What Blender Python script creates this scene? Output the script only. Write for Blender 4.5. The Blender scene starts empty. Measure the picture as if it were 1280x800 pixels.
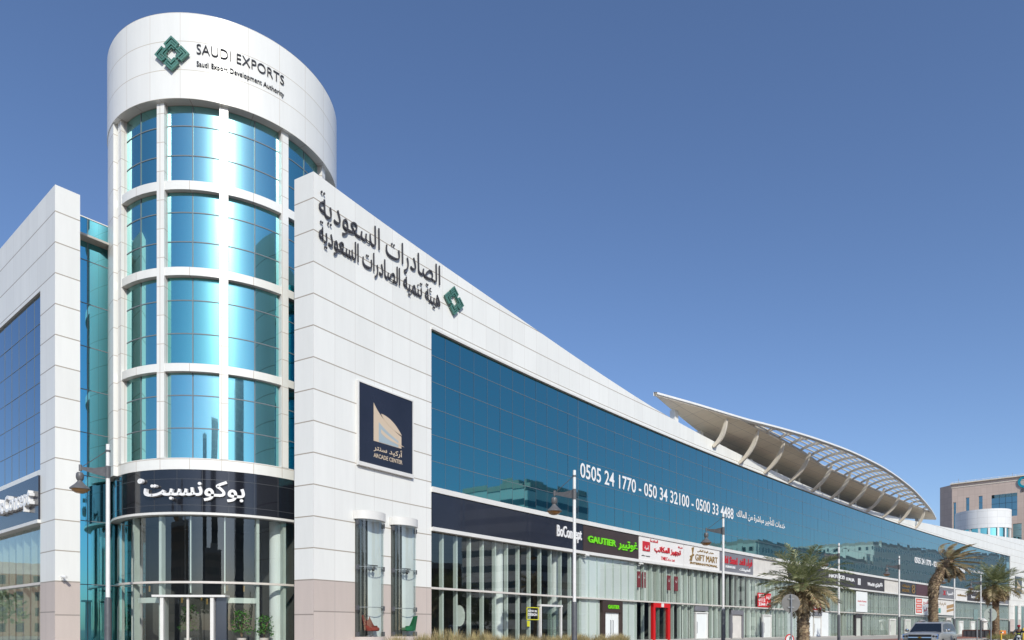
import bpy, bmesh, math, random
from mathutils import Vector, Matrix
random.seed(7)
R = math.radians
SC = bpy.context.scene
COL = SC.collection
EYE = 1.45                      # camera height above the road; the road is z = 0

# ------------------------------------------------------------------ camera, sky, sun, exposure
cam_d = bpy.data.cameras.new("camera")
cam = bpy.data.objects.new("camera", cam_d)
COL.objects.link(cam)
cam.location = (0, 0, EYE)
cam.rotation_euler = (R(90), 0, 0)
cam_d.sensor_width = 36
cam_d.lens = 24
cam_d.shift_y = 0.3023
cam_d.clip_end = 6000
SC.camera = cam

SUN_AZ, SUN_EL = 162.0, 34.0    # azimuth clockwise from +Y
world = bpy.data.worlds.new("World")
SC.world = world
world.use_nodes = True
wn = world.node_tree
bg = wn.nodes["Background"]
sky = wn.nodes.new("ShaderNodeTexSky")
sky.sky_type = 'NISHITA'
sky.sun_disc = False
sky.sun_elevation = R(SUN_EL)
sky.sun_rotation = R(SUN_AZ)
sky.altitude = 0
sky.air_density = 1.0
sky.dust_density = 0.95
sky.ozone_density = 5.0
tint = wn.nodes.new("ShaderNodeMix")       # desert air: a little warmer than the model's clean blue
tint.data_type = 'RGBA'
tint.blend_type = 'MULTIPLY'
tint.inputs[0].default_value = 1.0
tint.inputs[7].default_value = (1.04, 1.015, 1.065, 1)
wn.links.new(sky.outputs[0], tint.inputs[6])
wn.links.new(tint.outputs[2], bg.inputs[0])
bg.inputs[1].default_value = 0.14

sun_d = bpy.data.lights.new("sun", 'SUN')
sun_d.energy = 3.45
sun_d.angle = R(0.5)
sun_d.color = (1.0, 0.97, 0.865)
sun = bpy.data.objects.new("sun", sun_d)
COL.objects.link(sun)
sd = Vector((math.sin(R(SUN_AZ)) * math.cos(R(SUN_EL)), math.cos(R(SUN_AZ)) * math.cos(R(SUN_EL)), math.sin(R(SUN_EL))))
sun.rotation_euler = sd.to_track_quat('Z', 'Y').to_euler()
sun.location = sd * 200

SC.view_settings.view_transform = 'Standard'
SC.view_settings.look = 'None'
SC.view_settings.exposure = 0.0
SC.view_settings.gamma = 1.0
SC.cycles.max_bounces = 10
SC.cycles.glossy_bounces = 5
SC.cycles.transparent_max_bounces = 16
SC.cycles.use_denoising = True
SC.cycles.caustics_reflective = False
SC.cycles.caustics_refractive = False
SC.cycles.sample_clamp_indirect = 6.0

# ------------------------------------------------------------------ materials
def new_mat(name):
    m = bpy.data.materials.new(name)
    m.use_nodes = True
    nt = m.node_tree
    b = nt.nodes["Principled BSDF"]
    return m, nt, b

def nd(nt, kind, **inp):
    n = nt.nodes.new(kind)
    for k, v in inp.items():
        if k.startswith('_'):
            setattr(n, k[1:], v)
        else:
            n.inputs[k].default_value = v
    return n

def mth(nt, op, a, b=None, c=None):
    n = nt.nodes.new("ShaderNodeMath")
    n.operation = op
    for i, v in enumerate((a, b, c)):
        if v is None:
            continue
        if isinstance(v, (int, float)):
            n.inputs[i].default_value = v
        else:
            nt.links.new(v, n.inputs[i])
    return n.outputs[0]

def mixc(nt, fac, a, b, blend='MIX'):
    n = nt.nodes.new("ShaderNodeMix")
    n.data_type = 'RGBA'
    n.blend_type = blend
    for i, v in ((0, fac), (6, a), (7, b)):
        if isinstance(v, (int, float)):
            n.inputs[i].default_value = v
        elif isinstance(v, tuple):
            n.inputs[i].default_value = (*v, 1) if len(v) == 3 else v
        else:
            nt.links.new(v, n.inputs[i])
    return n.outputs[2]

def plain(name, col, rough=0.5, metal=0.0, noise=None, bump=None, coat=0.0, coords='Object', var=0.15):
    m, nt, b = new_mat(name)
    b.inputs["Base Color"].default_value = (*col, 1)
    b.inputs["Roughness"].default_value = rough
    b.inputs["Metallic"].default_value = metal
    if coat:
        b.inputs["Coat Weight"].default_value = coat
        b.inputs["Coat Roughness"].default_value = 0.03
    if noise or bump:
        tc = nd(nt, "ShaderNodeTexCoord")
    if noise:
        t = nd(nt, "ShaderNodeTexNoise", Scale=noise, Detail=5.0, Roughness=0.65)
        nt.links.new(tc.outputs[coords], t.inputs["Vector"])
        mr = nd(nt, "ShaderNodeMapRange")
        mr.inputs[1].default_value, mr.inputs[2].default_value = 0.3, 0.7
        mr.inputs[3].default_value, mr.inputs[4].default_value = 1 - var, 1 + var
        nt.links.new(t.outputs[0], mr.inputs[0])
        nt.links.new(mixc(nt, 1.0, col, mr.outputs[0], 'MULTIPLY'), b.inputs["Base Color"])
    if bump:
        t2 = nd(nt, "ShaderNodeTexNoise", Scale=bump[0], Detail=4.0)
        nt.links.new(tc.outputs[coords], t2.inputs["Vector"])
        bn = nd(nt, "ShaderNodeBump", Strength=bump[1], Distance=bump[2] if len(bump) > 2 else 0.02)
        nt.links.new(t2.outputs[0], bn.inputs["Height"])
        nt.links.new(bn.outputs[0], b.inputs["Normal"])
    return m

def panelled(name, col, pu, pv, ou, ov, wu, wv, hcol, vcol, rough=0.4, speck=None, var=0.035, streak=0.08, metal=0.0, oilcan=0.0):
    """cladding: joints from the UV map, which is in metres (along the wall, height)"""
    m, nt, b = new_mat(name)
    uv = nd(nt, "ShaderNodeUVMap")
    sp = nd(nt, "ShaderNodeSeparateXYZ")
    nt.links.new(uv.outputs[0], sp.inputs[0])
    u = mth(nt, 'DIVIDE', mth(nt, 'ADD', sp.outputs[0], ou + 1000 * pu), pu)
    v = mth(nt, 'DIVIDE', mth(nt, 'ADD', sp.outputs[1], ov + 1000 * pv), pv)
    fu = mth(nt, 'FRACT', u)
    fv = mth(nt, 'FRACT', v)
    lu = mth(nt, 'LESS_THAN', mth(nt, 'MINIMUM', fu, mth(nt, 'SUBTRACT', 1.0, fu)), wu / pu / 2)
    lv = mth(nt, 'LESS_THAN', mth(nt, 'MINIMUM', fv, mth(nt, 'SUBTRACT', 1.0, fv)), wv / pv / 2)
    cell = nd(nt, "ShaderNodeCombineXYZ")
    nt.links.new(mth(nt, 'FLOOR', u), cell.inputs[0])
    nt.links.new(mth(nt, 'FLOOR', v), cell.inputs[1])
    wnz = nd(nt, "ShaderNodeTexWhiteNoise", _noise_dimensions='2D')
    nt.links.new(cell.outputs[0], wnz.inputs["Vector"])
    k = mth(nt, 'MULTIPLY_ADD', wnz.outputs[0], 2 * var, 1 - var)
    # rain streaks and grime below the joints
    mp = nd(nt, "ShaderNodeMapping")
    mp.inputs["Scale"].default_value = (2.2, 0.22, 1)
    nt.links.new(uv.outputs[0], mp.inputs[0])
    ns = nd(nt, "ShaderNodeTexNoise", Scale=1.0, Detail=6.0, Roughness=0.7)
    nt.links.new(mp.outputs[0], ns.inputs["Vector"])
    st = mth(nt, 'MULTIPLY', mth(nt, 'SUBTRACT', ns.outputs[0], 0.5), -2 * streak)
    k = mth(nt, 'ADD', k, st)
    base = mixc(nt, 1.0, col, k, 'MULTIPLY')
    if speck:
        n2 = nd(nt, "ShaderNodeTexNoise", Scale=speck[0], Detail=3.0, Roughness=0.8)
        nt.links.new(uv.outputs[0], n2.inputs["Vector"])
        base = mixc(nt, 1.0, base, mth(nt, 'MULTIPLY_ADD', n2.outputs[0], 2 * speck[1], 1 - speck[1]), 'MULTIPLY')
    base = mixc(nt, lu, base, vcol)
    base = mixc(nt, lv, base, hcol)
    nt.links.new(base, b.inputs["Base Color"])
    b.inputs["Roughness"].default_value = rough
    b.inputs["Metallic"].default_value = metal
    if oilcan:
        n3 = nd(nt, "ShaderNodeTexNoise", Scale=0.9, Detail=2.0)
        nt.links.new(uv.outputs[0], n3.inputs["Vector"])
        bn = nd(nt, "ShaderNodeBump", Strength=oilcan, Distance=0.02)
        nt.links.new(n3.outputs[0], bn.inputs["Height"])
        nt.links.new(bn.outputs[0], b.inputs["Normal"])
    return m

def mirror_glass(name, col, rough=0.02, rough2=None, mix2=0.0, col2=None, wave=0.15, wscale=0.6):
    """solar control glazing: a tinted mirror; rough2 is the hazy lobe of the coating"""
    m, nt, b = new_mat(name)
    tc = nd(nt, "ShaderNodeTexCoord")
    ns = nd(nt, "ShaderNodeTexNoise", Scale=wscale, Detail=1.5)
    nt.links.new(tc.outputs["Object"], ns.inputs["Vector"])
    bn = nd(nt, "ShaderNodeBump", Strength=wave, Distance=0.03)
    nt.links.new(ns.outputs[0], bn.inputs["Height"])
    b.inputs["Base Color"].default_value = (*col, 1)
    b.inputs["Metallic"].default_value = 1.0
    b.inputs["Roughness"].default_value = rough
    nt.links.new(bn.outputs[0], b.inputs["Normal"])
    b.inputs["Coat Weight"].default_value = 1.0
    b.inputs["Coat Roughness"].default_value = 0.01
    b.inputs["Coat IOR"].default_value = 1.52
    nt.links.new(bn.outputs[0], b.inputs["Coat Normal"])
    if mix2:
        b2 = nd(nt, "ShaderNodeBsdfPrincipled")
        b2.inputs["Base Color"].default_value = (*(col2 or col), 1)
        b2.inputs["Metallic"].default_value = 1.0
        b2.inputs["Roughness"].default_value = rough2
        mx = nd(nt, "ShaderNodeMixShader", Fac=mix2)
        nt.links.new(b.outputs[0], mx.inputs[1])
        nt.links.new(b2.outputs[0], mx.inputs[2])
        nt.links.new(mx.outputs[0], nt.nodes["Material Output"].inputs[0])
    return m

def clear_glass(name, tint=(0.88, 0.92, 0.90), refl=1.0, wave=0.08):
    m, nt, b = new_mat(name)
    nt.nodes.remove(b)
    tr = nd(nt, "ShaderNodeBsdfTransparent")
    tr.inputs[0].default_value = (*tint, 1)
    gl = nd(nt, "ShaderNodeBsdfGlossy")
    gl.inputs["Roughness"].default_value = 0.01
    gl.inputs[0].default_value = (0.92, 0.97, 0.96, 1)
    tc = nd(nt, "ShaderNodeTexCoord")
    ns = nd(nt, "ShaderNodeTexNoise", Scale=0.5, Detail=1.5)
    nt.links.new(tc.outputs["Object"], ns.inputs["Vector"])
    bn = nd(nt, "ShaderNodeBump", Strength=wave, Distance=0.03)
    nt.links.new(ns.outputs[0], bn.inputs["Height"])
    nt.links.new(bn.outputs[0], gl.inputs["Normal"])
    lw = nd(nt, "ShaderNodeLayerWeight", Blend=0.5)
    f = mth(nt, 'MINIMUM', mth(nt, 'MULTIPLY_ADD', mth(nt, 'POWER', lw.outputs["Facing"], 4.0), 0.9, 0.105 * refl), 1.0)
    mx = nd(nt, "ShaderNodeMixShader")
    nt.links.new(f, mx.inputs[0])
    nt.links.new(tr.outputs[0], mx.inputs[1])
    nt.links.new(gl.outputs[0], mx.inputs[2])
    nt.links.new(mx.outputs[0], nt.nodes["Material Output"].inputs[0])
    return m

TAN = (0.38, 0.33, 0.27)
PV = 1.396
M = {}
M['white'] = panelled("white_cladding", (0.80, 0.80, 0.765), 1.2, PV, 0.0, -(2.2 % PV), 0.022, 0.05, TAN, (0.66, 0.64, 0.60), 0.38, oilcan=0.1)
M['crown'] = panelled("white_curved_cladding", (0.80, 0.80, 0.77), 1.482, 1.31, 0.62, -(24.35 % 1.31), 0.022, 0.032, (0.55, 0.50, 0.42), (0.62, 0.58, 0.52), 0.30, var=0.018)
M['trim'] = panelled("white_trim", (0.79, 0.79, 0.755), 1.4, 1.33, 0.3, 0.1, 0.03, 0.04, (0.55, 0.5, 0.44), (0.55, 0.5, 0.44), 0.33, streak=0.08)
M['granite'] = panelled("pink_grey_granite", (0.56, 0.48, 0.435), 1.2, PV, 0.0, -(2.2 % PV), 0.02, 0.05, (0.30, 0.26, 0.23), (0.40, 0.35, 0.32), 0.55, speck=(40, 0.22), var=0.04, streak=0.10)
M['ledge'] = plain("white_painted_ledge", (0.73, 0.72, 0.69), 0.4, noise=0.8, var=0.06)
M['blue'] = mirror_glass("blue_mirror_glass", (0.045, 0.38, 0.40), 0.025, wave=0.065, wscale=0.35)
M['blue_deep'] = mirror_glass("deep_blue_mirror_glass", (0.03, 0.20, 0.33), 0.025, wave=0.065, wscale=0.35)
M['teal'] = mirror_glass("turquoise_mirror_glass", (0.20, 0.68, 0.65), 0.03, 0.22, 0.30, (0.27, 0.56, 0.60), wave=0.10, wscale=0.5)
M['teal2'] = mirror_glass("turquoise_mirror_glass_green", (0.17, 0.65, 0.58), 0.05, 0.27, 0.36, (0.24, 0.54, 0.56), wave=0.16, wscale=0.4)
M['teal3'] = mirror_glass("turquoise_mirror_glass_light", (0.25, 0.73, 0.70), 0.02, 0.24, 0.29, (0.29, 0.58, 0.62), wave=0.13, wscale=0.7)
M['teal_dark'] = mirror_glass("dark_teal_mirror_glass", (0.09, 0.50, 0.60), 0.03, wave=0.10, wscale=0.4)
M['joint'] = plain("dark_silicone_joint", (0.16, 0.19, 0.21), 0.6)
M['joint2'] = plain("grey_silicone_joint", (0.17, 0.20, 0.22), 0.5)
M['shop_glass'] = clear_glass("shop_glass")
M['fin'] = plain("pale_green_glass_fin", (0.60, 0.66, 0.61), 0.25, noise=0.7, var=0.08)
M['blind'] = plain("pale_blind", (0.72, 0.745, 0.71), 0.7, noise=0.5, var=0.10)
M['blind2'] = plain("grey_green_blind", (0.53, 0.56, 0.51), 0.7, noise=0.5, var=0.10)
M['white_panel'] = plain("white_window_film", (0.80, 0.83, 0.82), 0.6, noise=0.5, var=0.04)
M['gap'] = plain("dark_gap", (0.05, 0.055, 0.05), 0.8)
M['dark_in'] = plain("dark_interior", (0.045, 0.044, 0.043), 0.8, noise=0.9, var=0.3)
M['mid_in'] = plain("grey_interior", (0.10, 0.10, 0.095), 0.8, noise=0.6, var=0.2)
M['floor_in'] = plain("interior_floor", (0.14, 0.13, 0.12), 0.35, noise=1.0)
M['bar'] = plain("pale_bronze_transom", (0.66, 0.62, 0.57), 0.35, noise=2.0, var=0.06)
M['steel'] = plain("brushed_steel", (0.55, 0.55, 0.55), 0.3, metal=0.8)
M['white_paint'] = plain("white_paint", (0.78, 0.78, 0.76), 0.4, noise=3.0, var=0.06)
M['grey_paint'] = plain("dark_grey_paint", (0.085, 0.09, 0.10), 0.5, noise=4.0, var=0.2)
M['lamp_grey'] = plain("lamp_grey_metal", (0.12, 0.12, 0.125), 0.45, noise=6.0, var=0.2)
M['lamp_glass'] = plain("amber_lamp_glass", (0.36, 0.18, 0.05), 0.25, coat=0.5)
M['soffit'] = panelled("beige_soffit", (0.86, 0.765, 0.61), 2.4, 1.2, 0, 0, 0.03, 0.03, (0.44, 0.40, 0.34), (0.44, 0.40, 0.34), 0.6, var=0.04, streak=0.12)
M['beige'] = plain("beige_steel", (0.70, 0.64, 0.54), 0.5, noise=0.8, var=0.10)
M['concrete'] = plain("pale_concrete", (0.50, 0.48, 0.44), 0.7, noise=0.4, var=0.12)
M['black_sign'] = plain("black_gloss_fascia", (0.012, 0.013, 0.018), 0.12, coat=0.6)
M['navy_sign'] = plain("navy_fascia", (0.016, 0.017, 0.028), 0.2, coat=0.3, noise=0.4, var=0.2)
M['brown_sign'] = plain("dark_brown_fascia", (0.055, 0.036, 0.030), 0.4, noise=0.6, var=0.1)
M['grey_sign'] = plain("grey_fascia", (0.20, 0.20, 0.22), 0.4, noise=0.6, var=0.1)
M['charcoal'] = plain("charcoal_ribbed_fascia", (0.055, 0.05, 0.055), 0.5, noise=2.0, var=0.2)
M['maroon'] = plain("maroon_fascia", (0.10, 0.045, 0.055), 0.5, noise=2.0, var=0.15)
M['white_sign'] = plain("white_fascia_board", (0.78, 0.76, 0.73), 0.45, noise=0.5, var=0.05)
M['cream'] = plain("cream_blank_board", (0.68, 0.65, 0.60), 0.5, noise=1.2, var=0.10)
M['letter_white'] = plain("white_letter", (0.82, 0.82, 0.82), 0.4)
M['letter_dark'] = plain("dark_letter", (0.055, 0.055, 0.065), 0.85)
M['letter_green'] = plain("lime_letter", (0.18, 0.72, 0.01), 0.4)
M['letter_red'] = plain("red_letter", (0.55, 0.02, 0.03), 0.4)
M['letter_gold'] = plain("gold_letter", (0.33, 0.20, 0.06), 0.35, metal=0.3)
M['letter_grey'] = plain("grey_letter", (0.28, 0.28, 0.28), 0.4)
M['letter_beige'] = plain("beige_print", (0.62, 0.50, 0.37), 0.5)
M['pale_blue'] = plain("pale_blue_print", (0.36, 0.44, 0.48), 0.5)
M['emblem'] = plain("green_patina_emblem", (0.085, 0.22, 0.175), 0.4, metal=0.2, noise=3.0, var=0.15)
M['red'] = plain("bright_red_panel", (0.62, 0.012, 0.015), 0.35)
M['orange_red'] = plain("orange_red_print", (0.70, 0.10, 0.06), 0.5)
M['orange'] = plain("orange_plastic", (0.75, 0.20, 0.03), 0.5, noise=3.0, var=0.15)
M['yellow'] = plain("yellow_paint", (0.70, 0.45, 0.02), 0.5, noise=4.0, var=0.1)
M['lime_yellow'] = plain("lime_yellow_print", (0.62, 0.60, 0.03), 0.5)
M['black'] = plain("black_rubber", (0.02, 0.02, 0.022), 0.6)
M['chrome'] = plain("chrome", (0.75, 0.75, 0.76), 0.12, metal=1.0)
M['asphalt'] = plain("asphalt", (0.055, 0.054, 0.052), 0.85, noise=0.35, bump=(60, 0.3), var=0.25)
M['pavement'] = panelled("pale_paving", (0.44, 0.41, 0.37), 0.6, 0.6, 0, 0, 0.015, 0.015, (0.32, 0.30, 0.27), (0.32, 0.30, 0.27), 0.8, var=0.06, streak=0.1)
M['red_paving'] = panelled("red_brick_paving", (0.32, 0.12, 0.085), 0.24, 0.12, 0, 0, 0.012, 0.012, (0.28, 0.2, 0.16), (0.28, 0.2, 0.16), 0.85, var=0.12, streak=0.1)
M['sand'] = plain("sandy_ground", (0.36, 0.30, 0.23), 0.95, noise=0.05, bump=(2, 0.3, 0.05), var=0.2)
M['kerb'] = plain("concrete_kerb", (0.45, 0.43, 0.40), 0.8, noise=1.5)
M['grass_a'] = plain("dry_grass", (0.42, 0.34, 0.17), 0.8, noise=2.5, var=0.35)
M['grass_b'] = plain("green_grass", (0.20, 0.21, 0.07), 0.8, noise=2.5, var=0.3)

# ------------------------------------------------------------------ mesh helper
class MB:
    def __init__(self):
        self.v, self.f, self.uv, self.mi = [], [], [], []
    def face(self, pts, uv=None, mi=0):
        i = len(self.v)
        self.v += [tuple(p) for p in pts]
        self.f.append(tuple(range(i, i + len(pts))))
        self.uv.append(uv)
        self.mi.append(mi)
    def grid(self, fn, us, vs, mi=0, uvf=None, flip=False):
        """shared-vertex grid"""
        base = len(self.v)
        nv = len(vs)
        for u in us:
            for v in vs:
                self.v.append(tuple(fn(u, v)))
        for i in range(len(us) - 1):
            for j in range(nv - 1):
                q = [(i, j), (i + 1, j), (i + 1, j + 1), (i, j + 1)]
                if flip:
                    q.reverse()
                self.f.append(tuple(base + a * nv + b for a, b in q))
                self.uv.append([(uvf or (lambda x, y: (x, y)))(us[a], vs[b]) for a, b in q])
                self.mi.append(mi)
    def obox(self, o, ax, ay, az, mi=0):
        """box from corner o with edge vectors"""
        o, ax, ay, az = map(Vector, (o, ax, ay, az))
        p = [o + ax * i + ay * j + az * k for k in (0, 1) for j in (0, 1) for i in (0, 1)]
        lx, ly, lz = ax.length, ay.length, az.length
        flip = ax.cross(ay).dot(az) < 0
        for idx, (a, b) in (((0, 2, 3, 1), (ly, lx)), ((4, 5, 7, 6), (lx, ly)), ((0, 1, 5, 4), (lx, lz)), ((2, 6, 7, 3), (lz, lx)), ((0, 4, 6, 2), (lz, ly)), ((1, 3, 7, 5), (ly, lz))):
            if flip:
                idx = idx[::-1]
            self.face([p[i] for i in idx], [(0, 0), (a, 0), (a, b), (0, b)], mi)
    def box(self, c, s, rz=0.0, mi=0):
        ca, sa = math.cos(rz), math.sin(rz)
        ax = Vector((ca * s[0], sa * s[0], 0)); ay = Vector((-sa * s[1], ca * s[1], 0)); az = Vector((0, 0, s[2]))
        self.obox(Vector(c) - (ax + ay + az) / 2, ax, ay, az, mi)
    def tube(self, pts, rad, seg=8, mi=0, cap=True):
        pts = [Vector(p) for p in pts]
        if isinstance(rad, (int, float)):
            rad = [rad] * len(pts)
        base = len(self.v)
        prev = None
        for i, p in enumerate(pts):
            t = (pts[min(i + 1, len(pts) - 1)] - pts[max(i - 1, 0)]).normalized()
            if prev is None:
                a = Vector((0, 0, 1)) if abs(t.z) < 0.9 else Vector((1, 0, 0))
                x = t.cross(a).normalized()
            else:
                x = (prev - t * prev.dot(t)).normalized()
            prev = x
            y = t.cross(x)
            for k in range(seg):
                an = 2 * math.pi * k / seg
                self.v.append(tuple(p + (x * math.cos(an) + y * math.sin(an)) * rad[i]))
        ln = 0
        for i in range(len(pts) - 1):
            l2 = ln + (pts[i + 1] - pts[i]).length
            for k in range(seg):
                k2 = (k + 1) % seg
                self.f.append((base + i * seg + k, base + i * seg + k2, base + (i + 1) * seg + k2, base + (i + 1) * seg + k))
                c = 2 * math.pi * rad[i] / seg
                self.uv.append([(k * c, ln), (k * c + c, ln), (k * c + c, l2), (k * c, l2)])
                self.mi.append(mi)
            ln = l2
        if cap:
            for i, rev in ((0, True), (len(pts) - 1, False)):
                q = [base + i * seg + k for k in range(seg)]
                self.f.append(tuple(q[::-1] if rev else q)); self.uv.append(None); self.mi.append(mi)
    def lathe(self, prof, c, seg=20, mi=0, a0=0.0, a1=360.0):
        """profile of (radius, z) turned about the vertical through c"""
        full = abs(a1 - a0) >= 359.9
        c = Vector(c)
        an = [R(a0 + (a1 - a0) * k / seg) for k in range(seg + 1)]
        self.grid(lambda a, i: c + Vector((prof[i][0] * math.cos(a), prof[i][0] * math.sin(a), prof[i][1])), an, list(range(len(prof))), mi,
                  lambda a, i: (prof[i][0] * a, prof[i][1]))
    def prism(self, poly, fn, d0, d1, mi=0):
        """2D polygon (ccw as seen from outside), extruded from d0 to d1; fn maps (u, v, d)"""
        n = len(poly)
        self.face([fn(u, v, d1) for u, v in poly], [(u, v) for u, v in poly], mi)
        self.face([fn(u, v, d0) for u, v in reversed(poly)], None, mi)
        for i in range(n):
            a, b = poly[i], poly[(i + 1) % n]
            self.face([fn(*a, d0), fn(*b, d0), fn(*b, d1), fn(*a, d1)], None, mi)
    def build(self, name, mats, parent=None, smooth=False, weld=False):
        me = bpy.data.meshes.new(name)
        me.from_pydata(self.v, [], self.f)
        for m in (mats if isinstance(mats, (list, tuple)) else [mats]):
            me.materials.append(m)
        ul = me.uv_layers.new(name="UVMap")
        li = 0
        for fi, f in enumerate(self.f):
            u = self.uv[fi]
            for k in range(len(f)):
                if u:
                    ul.data[li].uv = u[k]
                li += 1
        me.polygons.foreach_set("material_index", self.mi)
        if weld:
            bm = bmesh.new(); bm.from_mesh(me)
            bmesh.ops.remove_doubles(bm, verts=bm.verts, dist=0.0005)
            bmesh.ops.recalc_face_normals(bm, faces=bm.faces)
            bm.to_mesh(me); bm.free()
        if smooth:
            me.polygons.foreach_set("use_smooth", [True] * len(me.polygons))
            if smooth != 'all':
                try:
                    me.set_sharp_from_angle(angle=R(38))
                except Exception:
                    pass
        me.update()
        o = bpy.data.objects.new(name, me)
        COL.objects.link(o)
        if parent:
            o.parent = parent
            o.matrix_parent_inverse = Matrix.Translation(-wloc(parent)) if not parent.rotation_euler.z else wmat(parent).inverted()
        return o

def wmat(o):
    m = Matrix.LocRotScale(o.location, o.rotation_euler, None)
    return (wmat(o.parent) @ o.matrix_parent_inverse @ m) if o.parent else m
def wloc(o):
    return wmat(o).to_translation()

def tag(o, label, cat, group=None, kind=None):
    if label: o['label'] = label
    if cat: o['category'] = cat
    if group: o['group'] = group
    if kind: o['kind'] = kind
    return o

def thing(name, label, cat, loc=(0, 0, 0), group=None):
    o = bpy.data.objects.new(name, None)
    o.empty_display_size = 0.3
    COL.objects.link(o)
    o.location = loc
    return tag(o, label, cat, group)

def copy_tree(o, parent=None):
    c = o.copy(); COL.objects.link(c)
    if parent:
        c.parent = parent
    for ch in [x for x in bpy.data.objects if x.parent == o and x is not c]:
        copy_tree(ch, c)
    return c

# ------------------------------------------------------------------ lettering
FORMS = {}
def _f(ch, start, n):
    FORMS[ch] = [chr(start + i) for i in range(n)]
for ch, st, n in (('ا', 0xFE8D, 2), ('أ', 0xFE83, 2), ('ب', 0xFE8F, 4), ('ت', 0xFE95, 4), ('ة', 0xFE93, 2), ('ج', 0xFE9D, 4), ('ح', 0xFEA1, 4), ('خ', 0xFEA5, 4),
                  ('د', 0xFEA9, 2), ('ر', 0xFEAD, 2), ('ز', 0xFEAF, 2), ('س', 0xFEB1, 4), ('ش', 0xFEB5, 4), ('ص', 0xFEB9, 4), ('ع', 0xFEC9, 4), ('غ', 0xFECD, 4),
                  ('ف', 0xFED1, 4), ('ق', 0xFED5, 4), ('ك', 0xFED9, 4), ('ل', 0xFEDD, 4), ('م', 0xFEE1, 4), ('ن', 0xFEE5, 4), ('ه', 0xFEE9, 4), ('و', 0xFEED, 2),
                  ('ي', 0xFEF1, 4), ('ئ', 0xFE89, 4), ('ط', 0xFEC1, 4)):
    _f(ch, st, n)
def arabic(s):
    out = []
    n = len(s)
    for i, ch in enumerate(s):
        if ch not in FORMS:
            out.append(ch); continue
        f = FORMS[ch]
        pj = i > 0 and s[i - 1] in FORMS and len(FORMS[s[i - 1]]) == 4
        nj = i < n - 1 and s[i + 1] in FORMS and len(f) == 4
        out.append(f[3] if pj and nj else f[1] if pj else f[2] if nj else f[0])
    return ''.join(reversed(out))

def text_geo(body, bold=0.0, res=3):
    cu = bpy.data.curves.new("lettering", 'FONT')
    cu.body = body
    cu.resolution_u = res
    cu.offset = bold
    cu.fill_mode = 'BOTH'
    cu.extrude = 0.5
    ob = bpy.data.objects.new("lettering", cu)
    COL.objects.link(ob)
    dg = bpy.context.evaluated_depsgraph_get()
    me = ob.evaluated_get(dg).to_mesh()
    vs = [tuple(v.co) for v in me.vertices]
    fs = [tuple(p.vertices) for p in me.polygons]
    ob.evaluated_get(dg).to_mesh_clear()
    bpy.data.objects.remove(ob); bpy.data.curves.remove(cu)
    return vs, fs

def lettering(mb, body, u0, u1, v0, v1, fn, depth=0.05, bold=0.0, mi=0, res=3, off=0.0):
    """letters filling the box u0..u1, v0..v1 of the surface fn(u, v, depth)"""
    vs, fs = text_geo(body, bold, res)
    if not vs:
        return
    xs = [v[0] for v in vs]; ys = [v[1] for v in vs]
    x0, x1, y0, y1 = min(xs), max(xs), min(ys), max(ys)
    b = len(mb.v)
    for x, y, z in vs:
        mb.v.append(tuple(fn(u0 + (x - x0) / (x1 - x0) * (u1 - u0), v0 + (y - y0) / (y1 - y0) * (v1 - v0), off + (z + 0.5) * depth)))
    for f in fs:
        mb.f.append(tuple(b + i for i in f)); mb.uv.append(None); mb.mi.append(mi)

def bars(mb, segs, wid, fn, depth, off=0.0, mi=0):
    """straight strokes [(u0,v0,u1,v1)] of one width as raised bars"""
    for u0, v0, u1, v1 in segs:
        d = Vector((u1 - u0, v1 - v0)); n = Vector((-d.y, d.x)).normalized() * wid / 2
        e = d.normalized() * wid / 2
        a, b = Vector((u0, v0)) - e, Vector((u1, v1)) + e
        mb.prism([tuple(a - n), tuple(b - n), tuple(b + n), tuple(a + n)], fn, off, off + depth, mi)

def emblem_geo(mb, cu, cv, ru, rv, fn, depth):
    """woven diamond of four nested chevrons about an eight pointed star opening"""
    for k in range(4):
        a = k * math.pi / 2
        def g(x, y, d, a=a):
            return fn(cu + (x * math.cos(a) - y * math.sin(a)) * ru, cv + (x * math.sin(a) + y * math.cos(a)) * rv, d)
        for (tip, arm, w, dd) in ((0.96, 0.37, 0.10, 1.0), (0.775, 0.31, 0.085, 0.75), (0.60, 0.24, 0.085, 1.0)):
            bars(mb, [(0.0, tip - 0.04, arm, tip - 0.04 - arm), (0.0, tip - 0.04, -arm, tip - 0.04 - arm)], w, g, depth * dd)
        bars(mb, [(0.37, 0.55, 0.20, 0.36), (0.20, 0.36, 0.30, 0.24)], 0.085, g, depth * 0.85)
        bars(mb, [(-0.37, 0.55, -0.24, 0.38)], 0.085, g, depth * 0.85)
        bars(mb, [(0.0, 0.40, 0.15, 0.25), (0.0, 0.40, -0.15, 0.25)], 0.06, g, depth * 0.7)

# ------------------------------------------------------------------ the plan of the arcade: a long shallow curve
HEAD = [(-20, 34.5), (0, 34.5), (8, 38), (20, 40.5), (40, 43), (80, 45), (120, 47), (165, 49.5), (220, 50)]
def heading(s):
    for (a, ha), (b, hb) in zip(HEAD, HEAD[1:]):
        if s <= b:
            return R(ha + (hb - ha) * (s - a) / (b - a))
    return R(HEAD[-1][1])
DS = 0.1
_xs, _ys = [0.0], [0.0]
for i in range(2400):
    h = heading(-20 + i * DS)
    _xs.append(_xs[-1] + math.sin(h) * DS); _ys.append(_ys[-1] + math.cos(h) * DS)
_ox, _oy = -8.79 - _xs[200], 30.0 - _ys[200]
def plan(s):
    k = (s + 20) / DS
    i = max(0, min(2399, int(k))); f = k - i
    return _xs[i] + (_xs[i + 1] - _xs[i]) * f + _ox, _ys[i] + (_ys[i + 1] - _ys[i]) * f + _oy
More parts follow.
